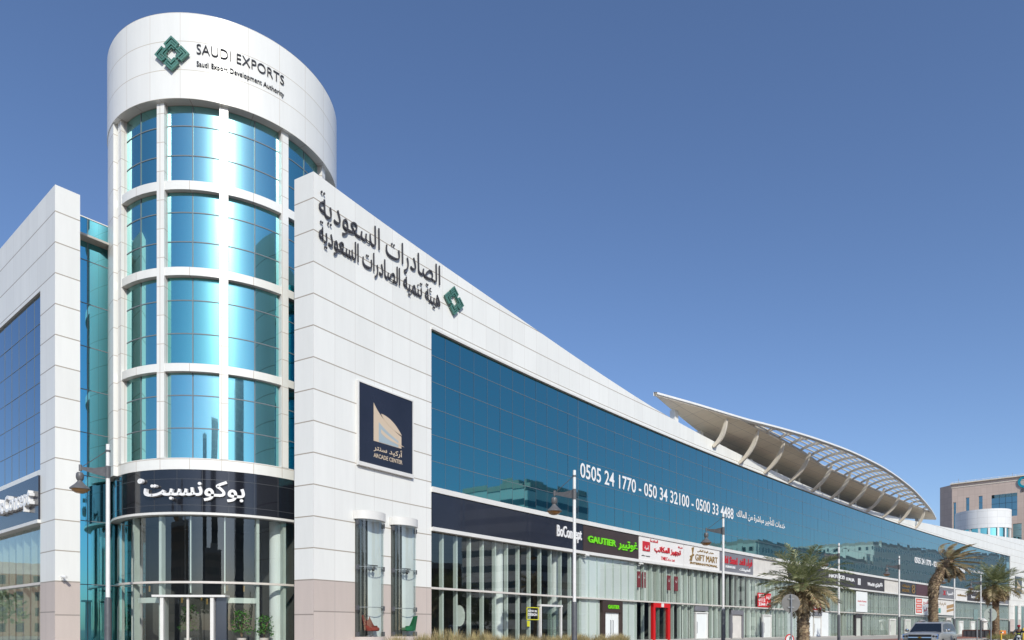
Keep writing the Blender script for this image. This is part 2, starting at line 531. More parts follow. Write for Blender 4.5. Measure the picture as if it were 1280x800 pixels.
def fp(s, w, z):
    """s metres along the front, w metres out from it, z metres above eye level"""
    x, y = plan(s); h = heading(s)
    return Vector((x + w * math.cos(h), y - w * math.sin(h), z + EYE))
def s_of(px):
    a, b = 0.0, 210.0
    k = (px - 640) / 853.33
    for _ in range(40):
        m = (a + b) / 2
        x, y = plan(m)
        if x / y < k: a = m
        else: b = m
    return a
def steps(a, b, d=1.2):
    n = max(1, int(math.ceil(abs(b - a) / d - 1e-6)))
    return [a + (b - a) * i / n for i in range(n + 1)]
def strip(mb, s0, s1, z0, z1, w, mi=0, d=1.2, zs=None):
    z0f = z0 if callable(z0) else (lambda s: z0)
    z1f = z1 if callable(z1) else (lambda s: z1)
    ss = steps(s0, s1, d)
    mb.grid(lambda s, k: fp(s, w, z0f(s) if k == 0 else z1f(s)), ss, [0, 1], mi, lambda s, k: (s, z0f(s) if k == 0 else z1f(s)))
def slab(mb, s0, s1, z0, z1, w0, w1, mi=0, d=1.2):
    """box that follows the front; w1 is the outer face"""
    z1f = z1 if callable(z1) else (lambda s: z1)
    z0f = z0 if callable(z0) else (lambda s: z0)
    strip(mb, s0, s1, z0, z1, w1, mi, d)
    ss = steps(s0, s1, d)
    mb.grid(lambda s, k: fp(s, w0, z0f(s) if k == 0 else z1f(s)), ss, [0, 1], mi, lambda s, k: (s, z0f(s) if k == 0 else z1f(s)), True)
    mb.grid(lambda s, w: fp(s, w, z1f(s)), ss, [w0, w1], mi, lambda s, w: (s, w), True)
    mb.grid(lambda s, w: fp(s, w, z0f(s)), ss, [w0, w1], mi, lambda s, w: (s, w))
    for s, fl in ((s0, False), (s1, True)):
        q = [(w0, z0f(s)), (w1, z0f(s)), (w1, z1f(s)), (w0, z1f(s))]
        if fl: q.reverse()
        mb.face([fp(s, w, z) for w, z in q], [(w, z) for w, z in q], mi)
def fmap(w0):
    return lambda u, v, d: fp(u, w0 + d, v)

# the corner tower
TC = Vector((-15.33, 36.94)); TL = 40.0
_tc = math.atan2(TC.x, TC.y)
T_TO = Vector((-math.sin(_tc), -math.cos(_tc))); T_RT = Vector((math.cos(_tc), -math.sin(_tc)))
def tp(phi, r, z):
    a = R(phi)
    p = TC + (T_TO * math.cos(a) + T_RT * math.sin(a)) * r
    return Vector((p.x, p.y, z + EYE))
def phi_of(px, r):
    dl = math.atan((px - 640) / 853.33) - _tc
    L = TC.length
    dist = L * math.cos(dl) - math.sqrt(max(0.0, r * r - (L * math.sin(dl)) ** 2))
    return math.degrees(math.asin(max(-1, min(1, dist * math.sin(dl) / r))))
def tmap(r0):
    return lambda u, v, d: tp(u, r0 + d, v)
def ring(mb, r0, r1, z0, z1, p0=-180, p1=180, mi=0, step=3.0):
    """annular band: outer wall r1, inner wall r0, top and bottom"""
    ph = steps(p0, p1, step)
    mb.grid(lambda p, z: tp(p, r1, z), ph, [z0, z1], mi, lambda p, z: (R(p) * r1, z))
    mb.grid(lambda p, z: tp(p, r0, z), ph, [z0, z1], mi, lambda p, z: (R(p) * r0, z), True)
    mb.grid(lambda p, r: tp(p, r, z1), ph, [r0, r1], mi, lambda p, r: (R(p) * r1, r), True)
    mb.grid(lambda p, r: tp(p, r, z0), ph, [r0, r1], mi, lambda p, r: (R(p) * r1, r))
    if p1 - p0 < 359:
        for p, fl in ((p0, False), (p1, True)):
            q = [(r0, z0), (r1, z0), (r1, z1), (r0, z1)]
            if fl: q.reverse()
            mb.face([tp(p, r, z) for r, z in q], [(r, z) for r, z in q], mi)

# the side wing: from its corner the front runs away to the left
LA = Vector((-20.68, 30.9)); LD = Vector((-0.775, 0.632)); LN = Vector((-0.632, -0.775))
def lp(t, w, z):
    p = LA + LD * t + LN * w
    return Vector((p.x, p.y, z + EYE))
def lbox(mb, t0, t1, z0, z1, w0, w1, mi=0):
    q = lambda t, w, z: lp(t, w, z)
    mb.face([q(t1, w1, z0), q(t0, w1, z0), q(t0, w1, z1), q(t1, w1, z1)], [(-t1, z0), (-t0, z0), (-t0, z1), (-t1, z1)], mi)
    mb.face([q(t0, w0, z0), q(t1, w0, z0), q(t1, w0, z1), q(t0, w0, z1)], [(t0, z0), (t1, z0), (t1, z1), (t0, z1)], mi)
    for t, fl in ((t0, 0), (t1, 1)):
        f = [q(t, w1, z0), q(t, w0, z0), q(t, w0, z1), q(t, w1, z1)]; u = [(-w1, z0), (-w0, z0), (-w0, z1), (-w1, z1)]
        if fl: f.reverse(); u.reverse()
        mb.face(f, u, mi)
    mb.face([q(t1, w1, z1), q(t0, w1, z1), q(t0, w0, z1), q(t1, w0, z1)], None, mi)
    mb.face([q(t1, w0, z0), q(t0, w0, z0), q(t0, w1, z0), q(t1, w1, z0)], None, mi)
def lmap(w0):
    return lambda u, v, d: lp(-u, w0 + d, v)

# levels above eye
Z_BASE, Z_TR, Z_S0, Z_S1, Z_G0, Z_G1 = -0.85, 2.2, 5.42, 7.27, 7.55, 15.96
S_G0, S_G1, S_END = s_of(537.5), s_of(1262), 182.0
_ZT = [(0, 20.1), (7, 19.72), (14, 19.25), (22, 18.5), (31, 17.72), (36, 17.42), (42, 17.15), (55, 16.7), (70, 16.4), (86, 16.42), (100, 16.85), (112, 17.4), (136, 18.45), (172, 20.2), (184, 20.4)]
def _zl(s):
    for (a, va), (b, vb) in zip(_ZT, _ZT[1:]):
        if s <= b: return va + (vb - va) * (s - a) / (b - a)
    return _ZT[-1][1]
def ztop(s):
    r = min(3.0, s) if s > 0 else 0.0
    return (_zl(s - r) + 2 * _zl(s) + _zl(s + r)) / 4

# ================================================================== setting
def flat(name, pts, z, mat, kind='structure', uvs=1.0):
    mb = MB(); mb.face([(x, y, z) for x, y in pts], [(x * uvs, y * uvs) for x, y in pts])
    return tag(mb.build(name, mat), None, None, None, kind)
flat('ground', [(-3000, -3000), (3000, -3000), (3000, 3000), (-3000, 3000)], -0.03, M['sand'])
# road: a broad band in front of the arcade
mb = MB()
mb.grid(lambda s, w: fp(s, w, -EYE), steps(-20, 219, 3), [11.0, 24, 44.0], 0, lambda s, w: (s, w), True)
for sgn in (0,):
    h = heading(-20); x, y = plan(-20)
    a = fp(-20, 11, -EYE); b = fp(-20, 44, -EYE)
    d = Vector((math.sin(h), math.cos(h), 0)) * -90
    mb.face([a, a + d, b + d, b], [(0, 0), (90, 0), (90, 30), (0, 30)])
    mb.face([lp(0, 10, -EYE), lp(80, 10, -EYE), lp(80, 30, -EYE), lp(-20, 30, -EYE), lp(-20, 18, -EYE)], None)
tag(mb.build('road', M['asphalt']), None, None, None, 'structure')
mb = MB()
for w, ww in ((27.0, 0.15), (20.5, 0.12), (33.5, 0.12)):
    for s in range(-18, 200, 6):
        mb.grid(lambda a, b: fp(a, b, -EYE + 0.004), [s, s + 3], [w, w + ww], 0, None, True)
tag(mb.build('road_marking', M['white_paint']), None, None, None, 'structure')
# pavement rising gently from the kerb to the shop fronts
mb = MB()
def zp(w): return Z_BASE - max(0, w) / 11.0 * 0.42
mb.grid(lambda s, w: fp(s, w, zp(w)), steps(-20, 219, 2), [-0.6, 3, 6.2], 0, lambda s, w: (s, w), True)
mb.grid(lambda s, w: fp(s, w, zp(w)), steps(-20, 219, 2), [9.6, 10.8], 0, lambda s, w: (s, w), True)
for a in (TC,):
    mb.face([(a.x + 13 * math.cos(R(k)), a.y + 13 * math.sin(R(k)), Z_BASE + EYE - 0.012) for k in range(0, 360, 10)], [(13 * math.cos(R(k)), 13 * math.sin(R(k))) for k in range(0, 360, 10)])
lq = [lp(-1, 8, Z_BASE + EYE - 0.42 - EYE), lp(60, 8, -1.27), lp(60, -0.5, Z_BASE), lp(-1, -0.5, Z_BASE)]
mb.face(lq[::-1], [(0, 0), (60, 0), (60, 8), (0, 8)])
tag(mb.build('pavement', M['pavement']), None, None, None, 'structure')
mb = MB()
mb.grid(lambda s, w: fp(s, w, zp(w)), steps(-20, 219, 2), [6.2, 9.6], 0, lambda s, w: (s, w), True)
tag(mb.build('brick_path', M['red_paving']), None, None, None, 'structure')
mb = MB()
slab(mb, -20, 219, -EYE - 0.02, zp(10.8) + 0.004, 10.8, 11.05, 0, 2)
tag(mb.build('kerb', M['kerb']), None, None, None, 'structure')
# traffic island with black and white kerb
IC = Vector((73, 98)); IH = R(46)
def isl(a, k):
    x, y = 15 * math.cos(a) * k, 3.2 * math.sin(a) * k
    return IC.x + x * math.sin(IH) + y * math.cos(IH), IC.y + x * math.cos(IH) - y * math.sin(IH)
mb = MB()
n = 56
for i in range(n):
    a, b = -2 * math.pi * i / n, -2 * math.pi * (i + 1) / n
    p, q = isl(a, 1), isl(b, 1); r, s_ = isl(a, .93), isl(b, .93)
    mb.face([(*q, 0), (*p, 0), (*p, .16), (*q, .16)][::1], None, i % 2)
    mb.face([(*q, .16), (*p, .16), (*r, .17), (*s_, .17)], None, i % 2)
tag(mb.build('island_kerb', [M['black'], M['white_paint']]), None, None, None, 'structure')
mb = MB()
mb.face([(*isl(2 * math.pi * i / n, .935), .165) for i in range(n)])
tag(mb.build('island_ground', M['sand']), None, None, None, 'structure')

# ================================================================== the arcade building
B = thing('arcade_building', 'curved white shopping arcade with round glass corner tower and leaf shaped roof canopy', 'building', (-8.79, 30.0, 0.60))
def part(mb, name, mat, parent=None, smooth=False, label=None):
    o = mb.build(name, mat, parent or B, smooth)
    if label: o['label'] = label
    return o

# --- corner pier -------------------------------------------------
W_P = 0.10
PE = Vector((-9.72, 30.5))           # far edge of the end face
mb = MB()
strip(mb, 0, S_G0, Z_TR, ztop, W_P, 0, 1.2)
c0 = fp(0, W_P, 0)
def pe(t, z):                        # the short end face and its return
    return Vector((c0.x + (PE.x - c0.x) * t, c0.y + (PE.y - c0.y) * t, z + EYE))
mb.face([pe(1, Z_TR), pe(0, Z_TR), pe(0, ztop(0)), pe(1, ztop(0))], [(-1.07 - 0.02, Z_TR), (-0.02, Z_TR), (-0.02, ztop(0)), (-1.09, ztop(0))])
bk = Vector((-0.82, 0.572))
def pk(d, z):
    return Vector((PE.x - .27 * d, PE.y + d, z + EYE))
mb.face([pk(2.5, Z_TR), pk(0, Z_TR), pk(0, ztop(0)), pk(2.5, ztop(0))], [(-3, Z_TR), (0, Z_TR), (0, ztop(0)), (-3, ztop(0))])
# coping and back so that the pier is a solid block
ss = steps(0, S_G0, 1.2)
mb.grid(lambda s, w: fp(s, w, ztop(s)), ss, [-1.2, W_P], 0, lambda s, w: (s, w), True)
mb.grid(lambda s, k: fp(s, -1.2, 14 if k == 0 else ztop(s)), ss, [0, 1], 0, lambda s, k: (s, 14 if k == 0 else ztop(s)), True)
mb.face([pe(0, ztop(0)), fp(0, -1.2, ztop(0)), pk(2.5, ztop(0)), pe(1, ztop(0))], None)
mb.face([fp(S_G0, W_P, Z_TR), fp(S_G0, -0.3, Z_TR), fp(S_G0, -0.3, Z_G1), fp(S_G0, W_P, Z_G1)], [(0.1, Z_TR), (.5, Z_TR), (.5, Z_G1), (.1, Z_G1)])
part(mb, 'corner_pier', M['white'])
mb = MB()
strip(mb, 0, S_G0, Z_BASE - .3, Z_TR - .003, W_P + 0.004, 0, 1.2)
mb.face([pe(1, Z_BASE - .3), pe(-.004, Z_BASE - .3), pe(-.004, Z_TR - .003), pe(1, Z_TR - .003)], [(-1.09, Z_BASE), (-.02, Z_BASE), (-.02, Z_TR), (-1.09, Z_TR)])
mb.face([pk(2.5, Z_BASE - .3), pk(0, Z_BASE - .3), pk(0, Z_TR), pk(2.5, Z_TR)], [(-3, Z_BASE), (0, Z_BASE), (0, Z_TR), (-3, Z_TR)])
mb.face([fp(S_G0, W_P, Z_BASE - .3), fp(S_G0, -0.3, Z_BASE - .3), fp(S_G0, -0.3, Z_TR), fp(S_G0, W_P, Z_TR)], [(0.1, Z_BASE), (.5, Z_BASE), (.5, Z_TR), (.1, Z_TR)])
part(mb, 'stone_plinth', M['granite'])

# --- bay windows in the pier, each a half round of glass under a white cap
M['cap_top_dark'] = plain('darkened_cap_top', (.22, .20, .17), .9, noise=3.0)  # cap top coloured dark to weaken sun bounced onto the wall above
def bay_window(pa, pb):
    s0, s1 = s_of(pa), s_of(pb)
    sc, r = (s0 + s1) / 2, (s1 - s0) / 2
    wf = W_P + .01
    def bp(a, rr, z):                # a from 0 (near side) to 180 (far side)
        return fp(sc - rr * math.cos(R(a)), wf + .72 * rr * math.sin(R(a)), z)
    an = steps(0, 180, 9)
    zb, zt, zc = -0.34, 5.17, 5.56
    g = MB()
    g.grid(lambda a, z: bp(a, r * .93, z), an, [zb, zt], 0, lambda a, z: (R(a) * r, z))
    o = part(g, 'bay_window', M['shop_glass'], None, True)
    c = MB()
    c.grid(lambda a, z: bp(a, r * 1.06, z), an, [zt, zc], 0, lambda a, z: (R(a) * r, z))
    c.face([bp(a, r * 1.06, zc) for a in an], None, 1); c.face([bp(a, r * 1.06, zt) for a in reversed(an)])
    part(c, 'cap', [M['ledge'], M['cap_top_dark']], o, True)
    c = MB()
    c.grid(lambda a, z: bp(a, r * 1.04, z), an, [zb - .55, zb], 0, lambda a, z: (R(a) * r, z))
    c.face([bp(a, r * 1.04, zb) for a in an])
    part(c, 'sill', M['granite'], o, True)
    c = MB()
    split = sc - r * .05
    strip(c, split, s1 - .05, zb, zt, wf + .006, 0)
    part(c, 'backing_panel', M['white_panel'], o)
    c = MB()
    strip(c, s0 + .04, split, zb, zt, wf + .004, 0)
    part(c, 'unlit_opening_plate', M['gap'], o)  # flat dark plate on the solid wall, painted as an unlit opening
    for z in (2.95, 1.05):
        c = MB(); c.tube([bp(a, r * .90, z) for a in an], .018, 6)
        part(c, 'glass_joint', M['steel'], o)
    for a in (14, 166):
        for z in (5.0, 2.92, 1.02, -.22):
            c = MB(); p = bp(a, r * .95, z)
            c.box(p, (.16, .10, .22), -heading(sc))
            part(c, 'glass_clamp', M['grey_paint'], o)
    c = MB(); c.tube([bp(20, r * .45, 3.06), bp(150, r * .55, 3.06)], .03, 6)
    for a in (40, 75, 110):
        p = bp(a, r * .45, 2.98); c.tube([p, p + Vector((-.05, -.12, -.16))], [.06, .085], 8)
    part(c, 'spot_lamp_bar', M['lamp_grey'], o)
    return sc, r
BAYS = [bay_window(441, 475.5), bay_window(486, 516)]

# --- long blue curtain wall ----------------------------------------
mb = MB()
rng = random.Random(3)
PW = 1.17
npan = int(round((S_G1 - S_G0) / PW))
PANE_S = [S_G0 + (S_G1 - S_G0) * i / npan for i in range(npan + 1)]
ROW = (Z_G1 - Z_G0) / 6
for i in range(npan):
    a, b = PANE_S[i], PANE_S[i + 1]
    for k in range(6):
        z0, z1 = Z_G0 + ROW * k, Z_G0 + ROW * (k + 1)
        t = [rng.gauss(0, 0.0018) for _ in range(3)]
        q = [fp(a, t[0], z0), fp(b, t[1], z0), fp(b, t[1] + t[2], z1), fp(a, t[0] + t[2], z1)]
        mb.face(q, [(a, z0), (b, z0), (b, z1), (a, z1)])
CW = part(mb, 'curtain_wall', M['blue'])
mb = MB()
for k in range(1, 6):
    slab(mb, S_G0, S_G1, Z_G0 + ROW * k - .012, Z_G0 + ROW * k + .012, -.02, .008, 0, 2.4)
for i in range(1, npan):
    s = PANE_S[i]; wd = .016 if i % 12 == 0 else .0075
    mb.face([fp(s - wd, .007, Z_G0), fp(s + wd, .007, Z_G0), fp(s + wd, .007, Z_G1), fp(s - wd, .007, Z_G1)], None, 1)
part(mb, 'glazing_joint', [M['joint'], M['joint2']], CW)

# --- white fascia above the glass and far end of the building --------
mb = MB()
strip(mb, S_G0, S_END, Z_G1, ztop, W_P, 0, 1.2)
ss = steps(S_G0, S_END, 1.2)
mb.grid(lambda s, w: fp(s, w, ztop(s)), ss, [-.8, W_P], 0, lambda s, w: (s, w), True)
mb.grid(lambda s, k: fp(s, -.8, 15.5 if k == 0 else ztop(s)), ss, [0, 1], 0, lambda s, k: (s, 15.5 if k == 0 else ztop(s)), True)
mb.grid(lambda s, w: fp(s, w, Z_G1), steps(S_G0, S_G1), [-.05, W_P], 0, lambda s, w: (s, w))
part(mb, 'roof_fascia', M['white'])
mb = MB()
slab(mb, S_G0, S_G1, Z_G1 - .10, Z_G1 + .02, .0, .17)
part(mb, 'glazing_head', M['ledge'])
mb = MB()
strip(mb, S_G1, S_END, Z_TR, Z_G1, W_P, 0, 1.2)
hE = heading(S_END)
e0 = fp(S_END, W_P, 0); e1 = fp(S_END, -26, 0)
mb.face([fp(S_END, W_P, Z_BASE), fp(S_END, -26, Z_BASE), fp(S_END, -26, ztop(S_END)), fp(S_END, W_P, ztop(S_END))], [(0, Z_BASE), (26, Z_BASE), (26, 20), (0, 20)])
mb.face([fp(S_G1, W_P, Z_TR), fp(S_G1, -.3, Z_TR), fp(S_G1, -.3, Z_G1), fp(S_G1, W_P, Z_G1)][::-1], [(0, Z_TR), (.4, Z_TR), (.4, Z_G1), (0, Z_G1)])
part(mb, 'end_pier', M['white'])
mb = MB()
strip(mb, S_G1, S_END, Z_BASE - .3, Z_TR - .003, W_P + .004, 0, 1.2)
part(mb, 'stone_plinth', M['granite'])
for px in (1269.2, 1277):
    s = s_of(px)
    mb = MB(); strip(mb, s - 1.25, s + 1.25, -.4, 5.2, W_P + .03)
    o = part(mb, 'end_window', M['teal_dark'])
    mb = MB()
    slab(mb, s - 1.4, s + 1.4, 5.2, 5.5, W_P, W_P + .2)
    for q in (s - 1.4, s + 1.25):
        slab(mb, q, q + .15, -.4, 5.2, W_P, W_P + .12)
    part(mb, 'window_frame', M['ledge'], o)

# ledges over and under the sign band
mb = MB(); slab(mb, S_G0 - .0, S_G1, Z_S1, Z_G0, -.1, .20)
part(mb, 'upper_ledge', M['ledge'])
mb = MB(); slab(mb, S_G0 - .0, S_G1, Z_S0 - .20, Z_S0, -.1, .24)
part(mb, 'lower_ledge', M['ledge'])
mb = MB(); strip(mb, S_G0, S_G1, Z_S0, Z_S1, -.02, 0, 1.2)
part(mb, 'sign_band', M['cream'])
mb = MB(); slab(mb, S_G0, S_G1, Z_TR - .055, Z_TR + .055, -.16, .12)
part(mb, 'transom', M['bar'])

# roof, back and inner floors
mb = MB()
ss = steps(8, S_END, 4)
mb.face([fp(0, -1.1, 15.6), fp(0, -.4, 15.6), fp(8, -.4, 15.6), fp(8, -4, 15.6)], None)
mb.grid(lambda s, w: fp(s, w, 15.6), ss, [-26, -.4], 0, lambda s, w: (s, w), True)
part(mb, 'roof', M['ledge'])
mb = MB()
mb.grid(lambda s, k: fp(s, -26, Z_BASE if k == 0 else 15.9), ss, [0, 1], 0, lambda s, k: (s, k * 16), True)
mb.face([fp(8, -26, Z_BASE), fp(8, -4, Z_BASE), fp(8, -4, 15.9), fp(8, -26, 15.9)][::-1], [(0, 0), (25, 0), (25, 16), (0, 16)])
part(mb, 'rear_wall', M['white'])

# roof top storey behind the canopy
mb = MB()
strip(mb, 37, 112, 15.6, 18.0, -4.2, 0, 1.5)
strip(mb, 42, 109, 17.0, 18.0, -4.15, 1, 1.5)  # dark strip painted in for the shaded openings under the canopy
part(mb, 'roof_storey_wall', [M['concrete'], M['gap']])
mb = MB()
slab(mb, 40, 110, 15.6, 17.15, -1.75, -1.55, 0, 2)
part(mb, 'terrace_parapet', M['concrete'])

# --- leaf shaped canopy ------------------------------------------------
def lerp(tab, s):
    if s <= tab[0][0]: return tab[0][1]
    for (a, va), (b, vb) in zip(tab, tab[1:]):
        if s <= b: return va + (vb - va) * (s - a) / (b - a)
    return tab[-1][1]
def smooth_tab(tab, it=5):
    ss = steps(tab[0][0], tab[-1][0], .7)
    v = [lerp(tab, s) for s in ss]
    for _ in range(it * 6):
        v = [v[0]] + [(v[i - 1] + 2 * v[i] + v[i + 1]) / 4 for i in range(1, len(v) - 1)] + [v[-1]]
    return list(zip(ss, v))
WO = smooth_tab([(32.8, -.35), (36.5, .75), (40, 1.5), (43.5, 2.15), (48, 3.1), (55, 4.15), (64, 5.0), (74, 5.2), (82, 4.85), (91, 4.15), (99, 3.15), (106, 2.2), (112, 1.2), (117.6, .1)])
WI = [(32.8, -.4), (38, -1.0), (43, -1.6), (47, -2.5), (51, -3.2), (103, -3.2), (108, -2.8), (113, -1.4), (117.6, .05)]
WL = [(32.8, 9), (43.0, 9), (43.2, 2.15), (52, 2.1), (60, 1.8), (66, 1.25), (100, 1.2), (109.5, 1.3), (111, 9), (118, 9)]
def zc(w, s=60): return 18.56 + .15 * w + (.55 * ((45 - s) / 12.2) ** 1.4 if s < 45 else 0)
def wo(s): return lerp(WO, s)
mb = MB()
CS = sorted(set([round(x, 3) for x in steps(32.8, 117.6, .7)] + [43.1]))
def wsol(s): return max(min(lerp(WL, s), wo(s)), lerp(WI, s) + .02)
mb.grid(lambda s, k: (lambda w: fp(s, w, zc(w, s)))(lerp(WI, s) + (wsol(s) - lerp(WI, s)) * k), CS, [0, .25, .5, .75, 1], 0,
        lambda s, k: (s, lerp(WI, s) + (wsol(s) - lerp(WI, s)) * k))
mb.grid(lambda s, k: (lambda w: fp(s, w, zc(w, s) + .30))(lerp(WI, s) + (wsol(s) - lerp(WI, s)) * k), CS, [0, 1], 1, None, True)
mb.grid(lambda s, k: fp(s, lerp(WI, s), zc(lerp(WI, s), s) + .30 * k), CS, [0, 1], 1, None, True)
mb.grid(lambda s, k: fp(s, wsol(s), zc(wsol(s), s) + .30 * k), CS, [0, 1], 1)
CAN = part(mb, 'roof_canopy', [M['soffit'], M['beige']])
mb = MB()
prof = [(-.22, .02), (.12, .10), (.12, .26), (-.22, .34)]
for a in range(4):
    p, q = prof[a], prof[(a + 1) % 4]
    mb.grid(lambda s, k: fp(s, wo(s) + (p, q)[k][0], zc(wo(s), s) + (p, q)[k][1]), CS, [0, 1], 0)
part(mb, 'edge_rim', M['white_paint'], CAN)
s = 46.0
while s < 110:
    a, b = lerp(WL, s), wo(s) - .1
    if a < b - .3:
        mb = MB()
        q = []
        for t in steps(0, 1, .125):
            w = a - .15 + (b - a + .15) * t
            q.append((w, zc(w) + .16 + .30 * min(1, (b - a) / 3.0) * math.sin(math.pi * t)))
        for i in range(len(q) - 1):
            (w0, z0), (w1, z1) = q[i], q[i + 1]
            for sa, sb, fl in ((s - .075, s - .075, 1), (s + .075, s + .075, 0)):
                f = [fp(sa, w0, z0 - .13), fp(sa, w1, z1 - .13), fp(sa, w1, z1 + .13), fp(sa, w0, z0 + .13)]
                mb.face(f[::-1] if fl else f)
            for dz, fl in ((-.13, 0), (.13, 1)):
                f = [fp(s - .075, w0, z0 + dz), fp(s + .075, w0, z0 + dz), fp(s + .075, w1, z1 + dz), fp(s - .075, w1, z1 + dz)]
                mb.face(f[::-1] if fl else f)
        part(mb, 'canopy_rib', M['beige'], CAN)
    s += 3.02
for w in (1.75, 2.2, 2.65, 3.1, 3.55, 4.0, 4.45, 4.85):
    run = [x for x in steps(43.2, 110, .6) if lerp(WL, x) < w < wo(x) - .15]
    if len(run) > 3:
        mb = MB()
        t = lambda x: (w - lerp(WL, x)) / max(.4, wo(x) - lerp(WL, x))
        zz = lambda x: zc(w) + .16 + .30 * min(1, (wo(x) - lerp(WL, x)) / 3.0) * math.sin(math.pi * max(0, min(1, t(x)))) + .16
        slab(mb, run[0], run[-1], lambda x: zz(x) - .05, lambda x: zz(x) + .05, w - .055, w + .055, 0, 1.0)
        part(mb, 'purlin', M['beige'], CAN)
for k, px in enumerate((889.7, 922.5, 953.75, 984, 1013, 1037, 1060, 1082, 1102, 1122, 1143)):
    s = s_of(px)
    w1 = (1.4, 1.98, 2.15, 2.4, 2.4, 2.4, 2.4, 2.35, 2.3, 1.95, 1.4)[k]
    P0, P1, P2 = (.16, min(16.05, ztop(s) - .25) if k else 16.6), (w1 * .86, 17.2), (w1, zc(w1, s) + .02)
    mb = MB()
    q = []
    for t in steps(0, 1, .1):
        w = (1 - t) ** 2 * P0[0] + 2 * t * (1 - t) * P1[0] + t * t * P2[0]
        z = (1 - t) ** 2 * P0[1] + 2 * t * (1 - t) * P1[1] + t * t * P2[1]
        dw = 2 * (1 - t) * (P1[0] - P0[0]) + 2 * t * (P2[0] - P1[0]); dz = 2 * (1 - t) * (P1[1] - P0[1]) + 2 * t * (P2[1] - P1[1])
        L = math.hypot(dw, dz); hw = .085 + .10 * math.sin(math.pi * (t * .8 + .15))
        q.append((w, z, -dz / L * hw, dw / L * hw))
    for i in range(len(q) - 1):
        a, b = q[i], q[i + 1]
        for ds, fl in ((-.13, 1), (.13, 0)):
            f = [fp(s + ds, a[0] - a[2], a[1] - a[3]), fp(s + ds, b[0] - b[2], b[1] - b[3]), fp(s + ds, b[0] + b[2], b[1] + b[3]), fp(s + ds, a[0] + a[2], a[1] + a[3])]
            mb.face(f if fl else f[::-1])
        for sg, fl in ((-1, 1), (1, 0)):
            f = [fp(s - .13, a[0] + sg * a[2], a[1] + sg * a[3]), fp(s + .13, a[0] + sg * a[2], a[1] + sg * a[3]), fp(s + .13, b[0] + sg * b[2], b[1] + sg * b[3]), fp(s - .13, b[0] + sg * b[2], b[1] + sg * b[3])]
            mb.face(f if fl else f[::-1])
    part(mb, 'canopy_bracket', M['beige'], CAN)
for s, w in ((36.6, -.55), (42.6, -1.3), (48.6, -1.9), (55, -2.1), (61.5, -2.1), (68, -2.1), (74.5, -2.1), (81, -2.1), (87.5, -2.1), (94, -2.1), (100.5, -2.1), (106, -1.8), (112.5, -1.0)):
    mb = MB(); slab(mb, s - .28, s + .28, 15.6, zc(w, s) + .02, w - .5, w)
    part(mb, 'canopy_post', M['white_paint'], CAN)

# --- ground floor: one shop window per unit -----------------------------
def shop_unit(pa, pb, upper, lower, fin_every=1, seed=0, gap_dark=True):
    s0, s1 = s_of(pa), s_of(pb)
    rg = random.Random(seed)
    mb = MB()
    strip(mb, s0 + .02, s1 - .02, Z_BASE + .06, Z_S0 - .2, -.10, 0, 1.17)
    o = part(mb, 'shop_window', M['shop_glass'])
    # mullions: glass fins just behind the panes
    n = max(2, int(round((s1 - s0) / 1.13)))
    mb = MB()
    for i in range(n + 1):
        s = s0 + (s1 - s0) * i / n
        s = min(max(s, s0 + .08), s1 - .08)
        slab(mb, s - .055, s + .055, Z_BASE, Z_S0 - .2, -.36, -.115)
    part(mb, 'window_frame', M['fin'], o)
    mb = MB(); slab(mb, s0, s1, Z_BASE - .2, Z_BASE + .06, -.2, .02)
    part(mb, 'threshold', M['kerb'], o)
    for (z0, z1, kind) in ((Z_TR + .05, Z_S0 - .2, upper), (Z_BASE + .06, Z_TR - .05, lower)):
        if kind == 'open':
            continue
        mb = MB()
        if kind == 'film':
            for i in range(n):
                a, b = s0 + (s1 - s0) * i / n, s0 + (s1 - s0) * (i + 1) / n
                slab(mb, a + .03, b - .03, z0, z1, -.19, -.17, 0)
            part(mb, 'window_film', M['white_panel'], o)
        elif kind in ('blind', 'grey'):
            s = s0
            while s < s1 - .1:
                w = rg.choice((.42, .5, .62, .8))
                b = min(s + w, s1 - .02)
                dd = rg.uniform(-.05, .05)
                slab(mb, s + .035, b - rg.choice((.02, .03, .09, .14)), z0, z1, -.46 + dd, -.43 + dd, 0 if rg.random() < (.72 if kind == 'blind' else .42) else 1)
                s = b
            part(mb, 'blind', [M['blind'], M['blind2']], o)
            mb = MB(); strip(mb, s0, s1, z0, z1, -.62)
            part(mb, 'blind_backing', M['gap'], o)
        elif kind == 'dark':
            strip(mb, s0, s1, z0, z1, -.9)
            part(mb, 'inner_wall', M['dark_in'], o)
    return o
UNITS = [
    (537.5, 727, 'open', 'open', 11), (727, 796.5, 'film', 'film', 12), (796.5, 852, 'grey', 'open', 13), (852, 898, 'blind', 'blind', 14),
    (898, 938, 'dark', 'blind', 15), (938, 985, 'blind', 'blind', 16), (985, 1040, 'grey', 'film', 17), (1040, 1105, 'blind', 'blind', 18),
    (1105, 1144, 'grey', 'grey', 19), (1144, 1172, 'grey', 'grey', 20), (1172, 1194, 'grey', 'grey', 21), (1194, 1208.5, 'blind', 'blind', 22), (1208.5, 1262, 'grey', 'grey', 23)]
SHOPS = [shop_unit(a, b, u, l, 1, sd_) for a, b, u, l, sd_ in UNITS]
